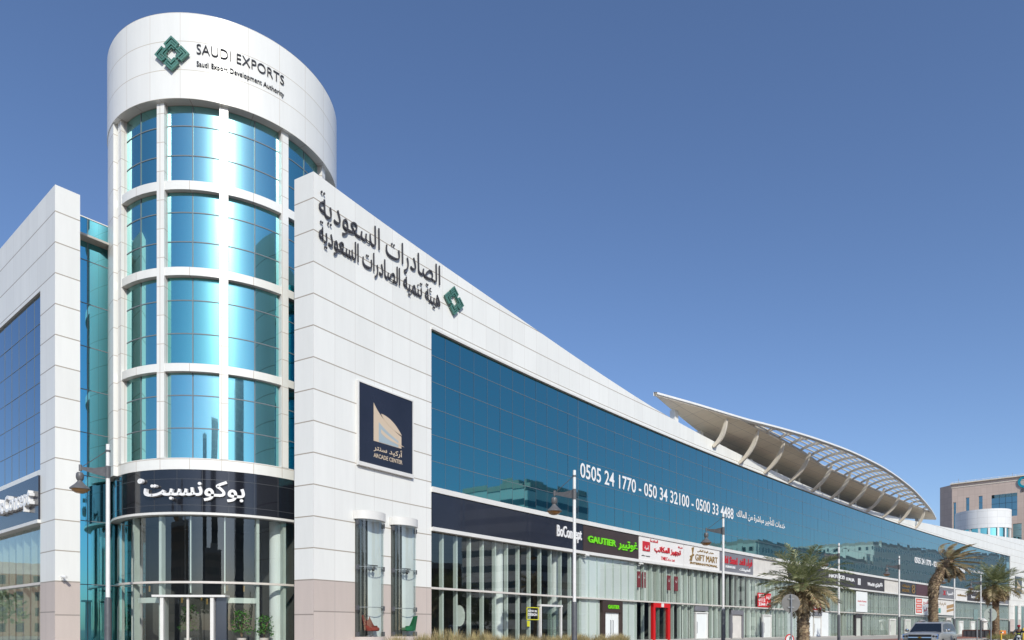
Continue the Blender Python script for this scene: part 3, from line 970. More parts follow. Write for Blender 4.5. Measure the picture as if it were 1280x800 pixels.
# interiors
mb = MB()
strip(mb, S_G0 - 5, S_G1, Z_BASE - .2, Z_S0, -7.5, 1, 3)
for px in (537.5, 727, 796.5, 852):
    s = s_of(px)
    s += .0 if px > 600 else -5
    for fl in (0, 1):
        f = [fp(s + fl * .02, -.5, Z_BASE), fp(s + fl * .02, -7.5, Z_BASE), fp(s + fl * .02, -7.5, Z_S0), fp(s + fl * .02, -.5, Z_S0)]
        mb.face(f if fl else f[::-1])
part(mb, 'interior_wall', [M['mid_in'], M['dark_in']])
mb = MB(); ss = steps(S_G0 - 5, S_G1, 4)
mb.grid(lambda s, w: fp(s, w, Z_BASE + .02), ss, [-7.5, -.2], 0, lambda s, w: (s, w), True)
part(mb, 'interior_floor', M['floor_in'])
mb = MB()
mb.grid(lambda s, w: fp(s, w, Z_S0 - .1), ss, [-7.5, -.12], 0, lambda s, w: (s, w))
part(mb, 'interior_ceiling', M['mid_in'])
for px in (635.5, 706):
    s = s_of(px)
    mb = MB(); mb.lathe([(.34, Z_BASE + EYE), (.34, Z_S0 - .1 + EYE)], (*fp(s, -.85, 0).to_2d(), 0), 24)
    part(mb, 'interior_column', M['white_panel'], None, True)

# doors
def door(pa, pb, ztop_, frame, leaf, fw=.09, leaves=1, portal=None, head=None):
    s0, s1 = s_of(pa), s_of(pb)
    zb = Z_BASE + .02
    mb = MB()
    if portal:
        pw, ph = portal
        slab(mb, s0, s0 + pw, zb, ztop_, -.15, .10); slab(mb, s1 - pw, s1, zb, ztop_, -.15, .10)
        slab(mb, s0, s1, ztop_ - ph, ztop_ + .003, -.15, .103)
        s0, s1, zt = s0 + pw, s1 - pw, ztop_ - ph
    else:
        slab(mb, s0, s0 + fw, zb, ztop_, -.12, .05); slab(mb, s1 - fw, s1, zb, ztop_, -.12, .05)
        slab(mb, s0 - .05, s1 + .05, ztop_ - fw, ztop_ + .003, -.12, .06)
        s0, s1, zt = s0 + fw, s1 - fw, ztop_ - fw
    o = part(mb, 'door', M[frame])
    w = (s1 - s0) / leaves
    for i in range(leaves):
        a, b = s0 + w * i + .015, s0 + w * (i + 1) - .015
        c = MB(); slab(c, a, b, zb, zt - .01, -.09, -.04)
        part(c, 'door_leaf', M[leaf], o)
        c = MB(); hs = b - .14 if i == 0 and leaves == 2 else a + .14
        q = [fp(hs, d, z) for d, z in ((-.03, zb + .5), (.03, zb + .52), (.03, zb + 1.5), (-.03, zb + 1.52))]
        c.tube(q, .018, 6); part(c, 'handle', M['grey_paint'], o)
    return o
door(675, 702, 1.62, 'ledge', 'shop_glass', .12, 2)
door(752, 777, Z_TR - .1, 'brown_sign', 'white_panel', leaves=2, portal=(.36, .85))
door(815.5, 836.5, Z_TR + .0, 'red', 'shop_glass', portal=(.32, .42))
door(869.5, 884.5, 1.55, 'ledge', 'white_panel', .10)
door(913, 928.5, 1.85, 'grey_sign', 'cream', portal=(.24, .42))
door(953.5, 964, 1.55, 'ledge', 'blind', .12)
door(1017, 1026.5, 1.55, 'cream', 'white_panel', .12)
door(1068.5, 1077, 1.95, 'charcoal', 'blind2', portal=(.30, .35))
for a, b in ((1112, 1119.5), (1131.5, 1138), (1150, 1156)):
    door(a, b, 1.6, 'ledge', 'blind2', .22)
door(1182.5, 1188.5, 2.05, 'cream', 'blind2', portal=(.3, .4))
for a, b in ((1199, 1204), (1213.5, 1218.5), (1230, 1234)):
    door(a, b, 1.6, 'ledge', 'blind', .25)
for a, b, z in ((869.5, 884.5, 2.1), (1017, 1027, 2.1)):
    mb = MB(); slab(mb, s_of(a) - .1, s_of(b) + .1, z - .45, z, -.1, .03); part(mb, 'door_head_panel', M['grey_sign'])
for a, b in ((1011.5, 1016), (1027, 1035.5)):
    mb = MB(); slab(mb, s_of(a), s_of(b), Z_BASE + .05, 2.1, -.1, .0); part(mb, 'white_side_panel', M['white_panel'])

# --- the tower --------------------------------------------------------------
RC, RB, RG = 5.66, 5.45, 5.20
Z_CT, Z_CB = 28.28, 24.35
BANDS = [(7.40, 7.93), (11.93, 12.30), (16.36, 16.74), (20.32, 20.73)]
COLS = [-2.2 + 30 * k for k in range(-6, 6)]
mb = MB()
ph = steps(-180, 180, 3)
mb.grid(lambda p, z: tp(p, RC, z), ph, [Z_CB, Z_CB + 1.31, Z_CB + 2.62, Z_CT], 0, lambda p, z: (R(p) * RC, z))
mb.grid(lambda p, k: tp(p, (RC, RC - .05)[k], (Z_CT, Z_CT + .05)[k]), ph, [0, 1], 1)
mb.grid(lambda p, r: tp(p, r, Z_CT + .05), ph, [.01, RC - .05], 1, None, True)
mb.grid(lambda p, r: tp(p, r, Z_CB), ph, [RG - .3, RC], 1, lambda p, r: (R(p) * RC, r))
CROWN = part(mb, 'tower_crown', [M['crown'], M['trim']], None, True)
for zb0, zb1 in BANDS:
    mb = MB(); ring(mb, RG - .05, RB, zb0, zb1)
    part(mb, 'floor_band', M['trim'], None, True)
for c in COLS:
    hw = math.degrees(.19 / RB)
    mb = MB(); ring(mb, RG - .05, RB + .02, 7.93, Z_CB, c - hw, c + hw, 0, 1.3)
    part(mb, 'tower_column', M['trim'])
LV = [(7.93, 11.93), (12.30, 16.36), (16.74, 20.32), (20.73, Z_CB)]
rg = random.Random(5)
for k, c in enumerate(COLS):
    if abs(c + 15) > 140: continue
    for li, (z0, z1) in enumerate(LV):
        hw = math.degrees(.19 / RB)
        a, b = c + hw, c + 30 - hw
        mb = MB()
        rows = [z0, z0 + (z1 - z0) * .36, z0 + (z1 - z0) * .74, z1]
        mb.grid(lambda p, z: tp(p, RG, z), steps(a, b, 2.2), [z0, z1], 0, lambda p, z: (R(p) * RG, z))
        o = part(mb, 'tower_window', M[rg.choice(('teal', 'teal', 'teal2', 'teal3'))], None, 'all')
        mb = MB()
        for z in rows[1:-1]:
            ring(mb, RG - .01, RG + .02, z - .022, z + .022, a, b, 0, 3)
        m_ = (a + b) / 2; d = math.degrees(.022 / RG)
        ring(mb, RG - .01, RG + .022, z0, z1, m_ - d, m_ + d, 0, 3)
        part(mb, 'glazing_bar', M['joint2'], o)
mb = MB(); ring(mb, RG + .02, RC - .03, 7.405, Z_CB - .003, -92, -65.5)      # broad flank of the tower towards the side wing
part(mb, 'tower_pilaster', M['trim'], None, True)
mb = MB()      # ledge under the black sign, transom ring
ring(mb, RG - .1, RB + .06, Z_S0 - .11, Z_S0)
part(mb, 'lower_ledge', M['ledge'], None, True)
mb = MB(); ring(mb, RG - .05, RG + .14, Z_TR - .05, Z_TR + .05, -150, 110)
part(mb, 'transom', M['bar'], None, True)
# tower shop window
D0, D1 = phi_of(203, RG + .2), phi_of(271.5, RG + .2)      # entrance
mb = MB()
for a, b, z0 in ((-150, D0, Z_BASE), (D1, 110, Z_BASE), (D0, D1, 1.62)):
    mb.grid(lambda p, z: tp(p, RG, z), steps(a, b, 3), [z0, Z_S0 - .1], 0, lambda p, z: (R(p) * RG, z))
o = part(mb, 'shop_window', M['shop_glass'], None, 'all')
mb = MB()
for px in (147.5, 166.5, 200, 322.5, 356):
    p = phi_of(px, RG); d = math.degrees(.07 / RG)
    ring(mb, RG - .28, RG - .015, Z_BASE, Z_S0 - .1, p - d, p + d, 0, 3)
for px in (238, 281):
    p = phi_of(px, RG); d = math.degrees(.025 / RG)
    ring(mb, RG - .1, RG - .015, 1.7, Z_S0 - .1, p - d, p + d, 0, 3)
ring(mb, RG - .2, RG - .02, 1.25, 1.5, phi_of(172, RG), D0, 0, 3)
ring(mb, RG - .2, RG - .02, 1.25, 1.5, phi_of(281, RG), phi_of(321, RG), 0, 3)
part(mb, 'window_frame', M['fin'], o)
# entrance door: a flat frame standing a little proud of the curve
pa, pb = tp(D0, RG + .30, 0), tp(D1 - 1.2, RG + .30, 0)
ex = (pb - pa).to_3d(); ex.z = 0; wdt = ex.length; ex.normalize(); ey = Vector((ex.y, -ex.x, 0))
def dbox(mb, u0, u1, z0, z1, y0, y1, mi=0):
    mb.obox(Vector((pa.x, pa.y, z0 + EYE)) + ex * u0 - ey * y1 * -1 - ey * (y1 - y0) * 1, ex * (u1 - u0), ey * (y1 - y0), Vector((0, 0, z1 - z0)), mi)
mb = MB()
dbox(mb, 0, .15, Z_BASE, 1.50, -.45, .1); dbox(mb, wdt - .15, wdt, Z_BASE, 1.50, -.45, .1)
dbox(mb, -.35, wdt + .55, 1.503, 1.60, -.45, .16)
o = part(mb, 'entrance_door', M['ledge'])
mb = MB(); dbox(mb, wdt / 2 - .05, wdt / 2 + .05, Z_BASE, 1.50, -.1, .0); part(mb, 'door_stile', M['bar'], o)
for u0, u1 in ((.15, wdt / 2 - .05), (wdt / 2 + .05, wdt - .15)):
    mb = MB(); a = Vector((pa.x, pa.y, EYE)) - ey * .05
    mb.face([a + ex * u0 + Vector((0, 0, Z_BASE)), a + ex * u1 + Vector((0, 0, Z_BASE)), a + ex * u1 + Vector((0, 0, 1.5)), a + ex * u0 + Vector((0, 0, 1.5))])
    part(mb, 'door_leaf', M['shop_glass'], o)
mb = MB(); dbox(mb, wdt + .02, wdt + .52, Z_BASE, 1.50, -.3, -.1)
part(mb, 'side_panel', plain("dark_mirror_panel", (.10, .12, .16), .12, metal=.6), o)
# inside the tower
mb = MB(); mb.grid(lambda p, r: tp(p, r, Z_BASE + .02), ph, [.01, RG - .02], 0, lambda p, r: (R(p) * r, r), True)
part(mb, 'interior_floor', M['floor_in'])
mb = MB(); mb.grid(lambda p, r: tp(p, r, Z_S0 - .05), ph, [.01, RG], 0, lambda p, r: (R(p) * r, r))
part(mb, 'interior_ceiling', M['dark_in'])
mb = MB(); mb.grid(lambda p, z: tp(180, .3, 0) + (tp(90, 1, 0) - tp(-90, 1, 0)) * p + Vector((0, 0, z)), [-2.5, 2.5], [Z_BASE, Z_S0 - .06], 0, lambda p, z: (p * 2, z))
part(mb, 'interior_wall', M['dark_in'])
for px in (346, 162):
    p = phi_of(px, RG - .75)
    mb = MB(); c = tp(p, RG - .75, 0)
    mb.lathe([(.36, Z_BASE + EYE), (.36, Z_S0 - .05 + EYE)], (c.x, c.y, 0), 24)
    part(mb, 'interior_column', M['white_panel'], None, True)

# link glazing between the tower and the side wing, and beside the pier
mb = MB()
GA, GB = Vector((-21.6, 32.3)), Vector((-19.0, 35.4))
nr = 9
gl = (GB - GA).length
zl = [Z_BASE, 2.2, 5.3, 7.5, 9.6, 11.7, 13.8, 15.9, 18.0, 20.05]
for i in range(len(zl) - 1):
    for j in range(3):
        a, b = GA.lerp(GB, j / 3), GA.lerp(GB, (j + 1) / 3)
        mb.face([(a.x, a.y, zl[i] + EYE), (b.x, b.y, zl[i] + EYE), (b.x, b.y, zl[i + 1] + EYE), (a.x, a.y, zl[i + 1] + EYE)])
lk = part(mb, 'link_glazing', M['teal_dark'])
mb = MB()
dn = Vector((GB - GA).normalized()); nn = Vector((dn.y, -dn.x))
for z in zl[1:-1]:
    mb.obox((GA.x - nn.x * .02, GA.y - nn.y * .02, z + EYE - .02), (dn.x * gl, dn.y * gl, 0), (nn.x * .035, nn.y * .035, 0), (0, 0, .04))
for j in (1, 2):
    a = GA.lerp(GB, j / 3)
    mb.obox((a.x - nn.x * .02, a.y - nn.y * .02, Z_BASE + EYE), (dn.x * .03, dn.y * .03, 0), (nn.x * .03, nn.y * .03, 0), (0, 0, 20.9))
part(mb, 'glazing_joint', M['joint'], lk)
mb = MB()
mb.obox((GA.x - nn.x * .1, GA.y - nn.y * .1, 20.05 + EYE), (dn.x * gl, dn.y * gl, 0), (nn.x * .13, nn.y * .13, 0), (0, 0, .05))
part(mb, 'link_coping', M['ledge'])
mb = MB()
a, b = pk(2.5, 0), tp(75, RG, 0)
mb.face([(b.x, b.y, EYE + Z_BASE), (a.x, a.y, EYE + Z_BASE), (a.x, a.y, EYE + 17.5), (b.x, b.y, EYE + 17.5)])
part(mb, 'link_glazing', M['teal_dark'])

# --- side wing ---------------------------------------------------------------
T1 = 1.985                       # where its blue glass begins
ZT = 20.15
LE = Vector((0.65, 0.76))        # direction of the short return face
mb = MB()
lbox(mb, 0, T1, Z_TR, ZT, -.9, 0)
lbox(mb, T1, 45, Z_G1, ZT, -.9, 0)
lbox(mb, T1, 45, Z_S1, Z_G0, -.5, -.012)
def le(d, z): return Vector((LA.x + LE.x * d, LA.y + LE.y * d, z + EYE))
mb.face([le(-.004, Z_TR), le(1.0, Z_TR), le(1.0, ZT), le(-.004, ZT)], [(0.02, Z_TR), (1.02, Z_TR), (1.02, ZT), (.02, ZT)])
mb.face([le(1.0, Z_TR), le(1.0, Z_TR) + Vector((-1.6, 1.0, 0)), le(1.0, ZT) + Vector((-1.6, 1.0, 0)), le(1.0, ZT)], [(0, Z_TR), (1.9, Z_TR), (1.9, ZT), (0, ZT)])
mb.face([lp(0, 0, ZT - .004), le(1, ZT - .004), le(1.0, ZT - .004) + Vector((-1.6, 1.0, 0)), lp(1, -.9, ZT - .004)])
part(mb, 'side_wing_wall', M['white'])
mb = MB()
lbox(mb, 0, T1, Z_BASE - .3, Z_TR - .003, -.9, .004)
mb.face([le(-.008, Z_BASE - .3), le(1.0, Z_BASE - .3), le(1.0, Z_TR - .003), le(-.008, Z_TR - .003)], [(0.02, Z_BASE), (1.02, Z_BASE), (1.02, Z_TR), (.02, Z_TR)])
mb.face([le(1.0, Z_BASE - .3), le(1.0, Z_BASE - .3) + Vector((-1.6, 1.0, 0)), le(1.0, Z_TR) + Vector((-1.6, 1.0, 0)), le(1.0, Z_TR)], [(0, Z_BASE), (1.9, Z_BASE), (1.9, Z_TR), (0, Z_TR)])
part(mb, 'stone_plinth', M['granite'])
mb = MB()
t = T1; rg = random.Random(9)
TS = [T1]
while t < 44:
    t2 = t + 1.17
    for k in range(6):
        z0, z1 = Z_G0 + ROW * k, Z_G0 + ROW * (k + 1)
        e = [rg.gauss(0, .0011) for _ in range(3)]
        mb.face([lp(t2, -.1 + e[0], z0), lp(t, -.1 + e[1], z0), lp(t, -.1 + e[1] + e[2], z1), lp(t2, -.1 + e[0] + e[2], z1)])
    t = t2; TS.append(t)
cw2 = part(mb, 'side_curtain_wall', M['blue_deep'])
mb = MB()
for k in range(1, 6): lbox(mb, T1, TS[-1], Z_G0 + ROW * k - .012, Z_G0 + ROW * k + .012, -.12, -.09)
for t in TS[1:-1]: lbox(mb, t - .01, t + .01, Z_G0, Z_G1, -.12, -.091)
part(mb, 'glazing_joint', M['joint2'], cw2)
mb = MB(); lbox(mb, T1, TS[-1], Z_BASE, 5.05, -.3, -.295)
o = part(mb, 'shop_window', M['shop_glass'])
mb = MB()
for t in TS: lbox(mb, t - .05, t + .05, Z_BASE, 5.05, -.55, -.31)
part(mb, 'window_frame', M['fin'], o)
mb = MB(); lbox(mb, T1, TS[-1], Z_TR - .06, Z_TR + .06, -.3, -.1); part(mb, 'transom', M['bar'], o)
mb = MB()
for i, t in enumerate(TS[:-1]):
    lbox(mb, t + .12, t + (.42, .6, .36)[i % 3], Z_BASE, 5.05, -.72, -.70, i % 2)
part(mb, 'blind', [M['blind'], M['blind2']], o)
mb = MB(); lbox(mb, T1, TS[-1], Z_BASE, 5.05, -3.0, -2.95); part(mb, 'interior_wall', M['dark_in'])
mb = MB(); lbox(mb, T1, TS[-1], 5.02, 5.18, -.5, .12); part(mb, 'lower_ledge', M['ledge'])
mb = MB()
lbox(mb, .2, 45, Z_BASE, ZT - .6, -22, -21.8); lbox(mb, 44.8, 45, Z_BASE, ZT, -21.8, -.9)
part(mb, 'rear_wall', M['white'])
mb = MB(); lbox(mb, 1.0, 45, 18.9, 19.0, -21.8, -.85); part(mb, 'roof', M['concrete'])

# ================================================================== lettering on the building (each sign a thing of its own)
def sign(name, label, boxes, group=None, cat='sign'):
    """a sign of loose letters fixed to a wall: one mesh; boxes = [(text, u0,u1,v0,v1,fn,depth,bold,off,mat)]"""
    mats, mb = [], MB()
    for body, u0, u1, v0, v1, fn, depth, bold, off, mat in boxes:
        if M[mat] not in mats: mats.append(M[mat])
        lettering(mb, body, u0, u1, v0, v1, fn, depth, bold, mats.index(M[mat]), 3, off)
    return tag(mb.build(name, mats), label, cat, group)

# emblem and names on the tower crown
F = tmap(RC)
mb = MB(); emblem_geo(mb, phi_of(216, RC), 26.30, math.degrees(.80 / RC), .80, lambda u, v, d: tp(u, RC + .06 + d, v), .10)
tag(mb.build('emblem', M['emblem']), 'green woven diamond emblem on the white tower crown', 'emblem')
sign('letter_sign', 'dark capitals SAUDI EXPORTS on the white tower crown', [('SAUDI EXPORTS', phi_of(246, RC), phi_of(354.5, RC), 26.42, 26.86, F, .04, -.014, .015, 'letter_dark')])
sign('letter_sign', 'small dark line Saudi Export Development Authority under the capitals on the tower', [('Saudi Export Development Authority', phi_of(246, RC), phi_of(354.5, RC), 25.78, 26.08, F, .03, -.002, .015, 'letter_dark')])

# names on the corner pier
F = fmap(W_P)
def zat(px, y):
    x, yy = plan(s_of(px)); return (787 - y) * yy / 853.33
u0, u1 = s_of(395.5), s_of(547)
sign('letter_sign', 'large upper line of dark Arabic letters on the white pier', [(arabic('الصادرات السعودية'), u0, u1, 18.05, 19.42, F, .06, -.012, .05, 'letter_dark')])
sign('letter_sign', 'smaller second line of dark Arabic letters on the white pier', [(arabic('هيئة تنمية الصادرات السعودية'), u0, u1, 16.92, 18.08, F, .06, -.006, .05, 'letter_dark')])
sc = s_of(564); mb = MB()
emblem_geo(mb, sc, zat(564, 377.5), .78, .80, lambda u, v, d: fp(u, W_P + .06 + d, v), .10)
tag(mb.build('emblem', M['emblem']), 'green woven diamond emblem on the white pier beside the Arabic lines', 'emblem')

# square board with the picture of the arcade
a, b = s_of(445), s_of(512)
zA0, zA1 = zat(445, 577) - .0, zat(445, 478)
mb = MB(); slab(mb, a, b, zA0, zA1, W_P + .01, W_P + .10)
brd = tag(mb.build('sign_board', M['navy_sign']), 'square navy board with the arcade drawing on the white pier', 'sign')
mb = MB()
fr = .07
slab(mb, a - fr, b + fr, zA1, zA1 + fr, W_P + .005, W_P + .13); slab(mb, a - fr, b + fr, zA0 - .18, zA0, W_P + .005, W_P + .16)
slab(mb, a - fr, a, zA0, zA1, W_P + .005, W_P + .13); slab(mb, b, b + fr, zA0, zA1, W_P + .005, W_P + .13)
o = mb.build('frame', M['ledge'], brd)
W_, H_ = b - a, zA1 - zA0
Q = lambda u, v, d: fp(a + u * W_, W_P + .10 + d, zA0 + v * H_)
def curve2(p0, c, p1, n=10):
    return [((1 - t) ** 2 * p0[0] + 2 * t * (1 - t) * c[0] + t * t * p1[0], (1 - t) ** 2 * p0[1] + 2 * t * (1 - t) * c[1] + t * t * p1[1]) for t in [i / n for i in range(n + 1)]]
mb = MB()
top = curve2((.26, .80), (.40, .60), (.78, .47))
mb.prism([(.26, .31), (.35, .31), (.78, .31), *reversed(top)], Q, 0, .012, 0)
mb.prism([(.352, .315), (.72, .315), *reversed(curve2((.352, .57), (.5, .47), (.72, .40)))], Q, .012, .018, 1)
mb.prism([*curve2((.39, .44), (.5, .36), (.84, .34)), *reversed(curve2((.39, .49), (.52, .42), (.76, .36)))], Q, .018, .024, 0)
mb.prism([*curve2((.40, .675), (.5, .55), (.78, .485)), *reversed(curve2((.40, .69), (.62, .68), (.78, .495)))], Q, .004, .02, 0)
mb.build('drawing', [M['letter_beige'], M['pale_blue']], brd)
mb = MB(); lettering(mb, arabic('أركيد سنتر'), .26, .80, .175, .285, Q, .012, .015)
lettering(mb, 'ARCADE CENTER', .26, .80, .10, .155, Q, .012, .01)
mb.build('lettering', M['letter_beige'], brd)
# the same board again at the far end
s = s_of(1272); mb = MB(); slab(mb, s - 2.6, s + 2.6, zat(1272, 742), zat(1272, 721), W_P + .01, W_P + .1)
brd2 = tag(mb.build('sign_board', M['navy_sign']), 'small dark board on the far white end pier right of the palm', 'sign')
Q2 = lambda u, v, d: fp(s - 2.6 + u * 5.2, W_P + .10 + d, zat(1272, 742) + v * (zat(1272, 721) - zat(1272, 742)))
mb = MB(); mb.prism([(.26, .31), (.78, .31), *reversed(top)], Q2, 0, .02)
mb.build('drawing', M['letter_beige'], brd2)

# numbers stuck on the blue glass
F = fmap(.015)
def s_at(px): return s_of(px)
def zrow(k): return Z_G0 + ROW * k
gA, gB = s_at(725), s_at(916.5)
sign('window_lettering', 'big white telephone numbers in the middle of the blue glass band', [('0505 24 1770 - 050 34 32100 - 0500 33 4488', gA, gB, zat(738, 600.5), zat(738, 582), F, .01, .012, 0, 'letter_white')])
sign('window_lettering', 'small white Arabic line after the telephone numbers on the blue glass', [(arabic('خدمات للتأجير مباشرة من المالك'), s_at(920.5), s_at(981), zat(950, 655.5), zat(950, 643), F, .01, .015, 0, 'letter_white')])
gA, gB = s_at(1143), s_at(1206)
sign('window_lettering', 'white telephone numbers on the far end of the blue glass behind the bent palm', [('0505 24 1770 - 050 34 32100 - 0500 33 4488', gA, gB, zat(1150, 705), zat(1150, 697.5), F, .02, .03, 0, 'letter_white')])
sign('window_lettering', 'small white Arabic line on the far end of the blue glass', [(arabic('خدمات للتأجير مباشرة من المالك'), s_at(1209), s_at(1229), zat(1215, 716), zat(1215, 711), F, .02, .02, 0, 'letter_white')])

# shop fascias: boards in the sign band
def fascia(pa, pb, mat, label, z0=Z_S0 + .005, z1=Z_S1 - .005, thick=.12, name='shop_sign'):
    sa, sb = s_of(pa) + .015, s_of(pb) - .015
    mb = MB(); slab(mb, sa, sb, z0, z1, -.015, thick)
    o = tag(mb.build(name, M[mat]), label, 'shop sign', 'shop signs above the windows')
    return o, (lambda u, v, d: fp(sa + u * (sb - sa), thick + d, z0 + v * (z1 - z0)))
def put(o, q, items):
    for body, u0, u1, v0, v1, mat, depth, bold in items:
        mb = MB(); lettering(mb, body, u0, u1, v0, v1, q, depth, bold)
        mb.build('lettering', M[mat], o)
o, q = fascia(537.7, 727, 'navy_sign', 'black glossy shop sign with white BoConcept letters')
put(o, q, [('BoConcept', .79, .985, .26, .80, 'letter_white', .07, .015)])
o, q = fascia(727.3, 796.5, 'brown_sign', 'dark brown shop sign with lime green GAUTIER letters')
put(o, q, [('GAUTIER', .07, .56, .36, .62, 'letter_green', .07, .03), (arabic('غوتيير'), .60, .97, .25, .68, 'letter_green', .07, .025)])
o, q = fascia(797, 853, 'white_sign', 'white shop sign with red Arabic letters and red square')
mb = MB(); mb.prism([(.07, .40), (.22, .40), (.22, .80), (.07, .80)], q, 0, .06); mb.build('red_square', M['letter_red'], o)
put(o, q, [(arabic('تجهيز المكاتب'), .32, .92, .38, .70, 'letter_red', .08, .015), (arabic('شركة'), .86, .97, .74, .86, 'letter_red', .03, .01), (arabic('المتقدمة'), .23, .40, .82, .95, 'letter_red', .03, .01),
           ('TMEC', .47, .62, .12, .27, 'letter_red', .03, .01), ('Co. Ltd', .63, .78, .12, .22, 'letter_red', .03, .01), ('office supply', .05, .23, .15, .22, 'letter_dark', .02, .01)])
Qs = (lambda q_: (lambda u, v, d: q_(u, v, d + .06)))(q)
mb = MB(); lettering(mb, arabic('أمية'), .10, .19, .44, .64, Qs, .02, .02); mb.build('lettering', M['letter_white'], o)
o, q = fascia(853.2, 898, 'white_sign', 'off white shop sign with gold GIFT MART letters')
put(o, q, [('GIFT MART', .30, .93, .34, .64, 'letter_gold', .05, .0), ('INTERNATIONAL', .16, .93, .14, .24, 'letter_gold', .05, .02), (arabic('معرض الهدايا العالمي'), .36, .82, .72, .88, 'letter_gold', .03, .0)])
mb = MB()
mb.prism([(.14, .30), (.20, .28), (.26, .95), (.20, .90), (.22, .62)], q, 0, .06); mb.prism([(.15, .50), (.25, .62), (.26, .56), (.16, .45)], q, .0, .07)
mb.build('figure', M['letter_gold'], o)
o, q = fascia(898.3, 940, 'grey_sign', 'mid grey shop sign with red Latin and Arabic script')
put(o, q, [('Ahl Saad', .05, .50, .42, .80, 'letter_red', .05, .02), (arabic('فراء الغد'), .56, .96, .34, .82, 'letter_red', .05, .02), ('FURNITURE', .16, .44, .20, .32, 'letter_white', .04, .03), (arabic('للمفروشات'), .57, .90, .10, .30, 'letter_white', .04, .03)])
o, q = fascia(985, 1104.5, 'charcoal', 'long charcoal shop sign with white letters and two white bars')
put(o, q, [('NATUZZI', .36, .52, .52, .76, 'letter_white', .06, .03), ('ITALIA', .54, .63, .45, .68, 'letter_white', .06, .03), ('World', .78, .865, .30, .56, 'letter_white', .06, .03), (arabic('ناتوزي'), .875, .97, .22, .66, 'letter_white', .06, .03)])
mb = MB()
for u in (.672, .688): mb.prism([(u, .28), (u + .011, .28), (u + .011, .74), (u, .74)], q, 0, .06)
mb.build('bars', M['letter_white'], o)
o, q = fascia(1125.2, 1144, 'black_sign', 'near black shop sign with gold letters beside the maroon board')
put(o, q, [(arabic('مفروشات'), .06, .56, .52, .84, 'letter_gold', .05, .02), ('HOTEL', .06, .56, .18, .42, 'letter_gold', .05, .02), ('8', .70, .92, .12, .88, 'letter_gold', .05, .01)])
fascia(1144.2, 1161, 'maroon', 'plain maroon ribbed shop sign without letters')
o, q = fascia(1161.3, 1193.5, 'grey_sign', 'grey shop sign with white Arabic letters right of the bent palm')
put(o, q, [(arabic('أكاسيا'), .66, .98, .30, .78, 'letter_white', .06, .02), ('X', .5, .6, .3, .74, 'letter_red', .06, .03)])
o, q = fascia(1194, 1208, 'white_sign', 'small white shop sign with gold lettering near the far end')
put(o, q, [('milano', .12, .85, .38, .60, 'letter_gold', .05, .03)])
o, q = fascia(1208.3, 1224, 'charcoal', 'dark grey shop sign with white letters left of the far palm')
put(o, q, [('home', .3, .8, .3, .6, 'letter_white', .05, .02)])
fascia(1224.4, 1261.5, 'grey_sign', 'long grey shop sign at the far end behind the palm crown')

# black band on the tower
mb = MB(); ring(mb, RG - .05, RB - .02, Z_S0 + .004, 7.396, -150, 110)
o = tag(mb.build('shop_sign', M['black_sign'], None, True), 'curved black sign band round the tower with white Arabic name', 'shop sign', 'shop signs above the windows')
mb = MB()
for p in range(-144, 110, 12): ring(mb, RB - .03, RB - .014, Z_S0 + .004, 7.396, p, p + .12, 0, 1)
for z in (5.75, 6.95): ring(mb, RB - .03, RB - .015, z, z + .015, -150, 110)
mb.build('panel_joint', M['grey_paint'], o)
mb = MB(); lettering(mb, arabic('بوكونسبت'), phi_of(183, RB), phi_of(305.5, RB), 5.93, 6.90, tmap(RB), .16, .02)
lettering(mb, '°', phi_of(174.5, RB), phi_of(181, RB), 6.78, 7.02, tmap(RB), .12, .05)
mb.build('lettering', M['letter_white'], o)
# and on the side wing
mb = MB(); lbox(mb, T1, 24, 5.19, Z_S1 - .005, -.5, .08)
o = tag(mb.build('shop_sign', M['navy_sign']), 'navy sign with white BoConcept letters on the left side wing', 'shop sign', 'shop signs above the windows')
mb = MB(); lettering(mb, 'BoConcept', -T1 - 5.6, -T1 - .5, 5.66, 6.75, lmap(.08), .22, .02)
mb.build('lettering', M['letter_white'], o)

# posters and prints on the shop windows
def poster(px0, px1, y0, y1, mat, label, w=.03, items=(), group=None):
    sa, sb = s_of(px0), s_of(px1)
    z0, z1 = zat((px0 + px1) / 2, y1), zat((px0 + px1) / 2, y0)
    mb = MB(); slab(mb, sa, sb, z0, z1, w - .05, w)
    o = tag(mb.build('poster', M[mat]), label, 'poster', group)
    put(o, lambda u, v, d: fp(sa + u * (sb - sa), w + d, z0 + v * (z1 - z0)), items)
    return o
poster(947, 963.5, 741.5, 759, 'red', 'red square poster left of the nearest palm', items=[('920', .05, .5, .68, .92, 'letter_white', .01, .03), ('0112', .05, .55, .38, .62, 'letter_white', .01, .03), ('3344', .05, .55, .08, .32, 'letter_white', .01, .03), (arabic('للإيجار'), .6, .96, .56, .86, 'letter_white', .01, .03), (arabic('محل'), .6, .95, .12, .42, 'letter_white', .01, .03)])
poster(1012, 1026, 747.5, 762.5, 'red', 'red square poster right of the nearest palm trunk', items=[('920', .05, .5, .68, .92, 'letter_white', .01, .03), ('0112', .05, .55, .38, .62, 'letter_white', .01, .03), ('3344', .05, .55, .08, .32, 'letter_white', .01, .03), (arabic('للإيجار'), .6, .96, .56, .86, 'letter_white', .01, .03), (arabic('محل'), .6, .95, .12, .42, 'letter_white', .01, .03)])
poster(1070, 1084, 739.5, 765, 'white_panel', 'tall white poster with a thin red script line', items=[('roots home', .12, .9, .48, .58, 'letter_red', .01, .02), ('furniture', .3, .75, .32, .37, 'letter_red', .01, .0)])
o = poster(1144, 1161.2, 747.5, 768.5, 'white_panel', 'white poster with three orange red blocks beside the bent palm', items=[(arabic('للبيع'), .55, .95, .6, .85, 'letter_red', .01, .02), (arabic('أو'), .6, .9, .2, .45, 'letter_red', .01, .02)])
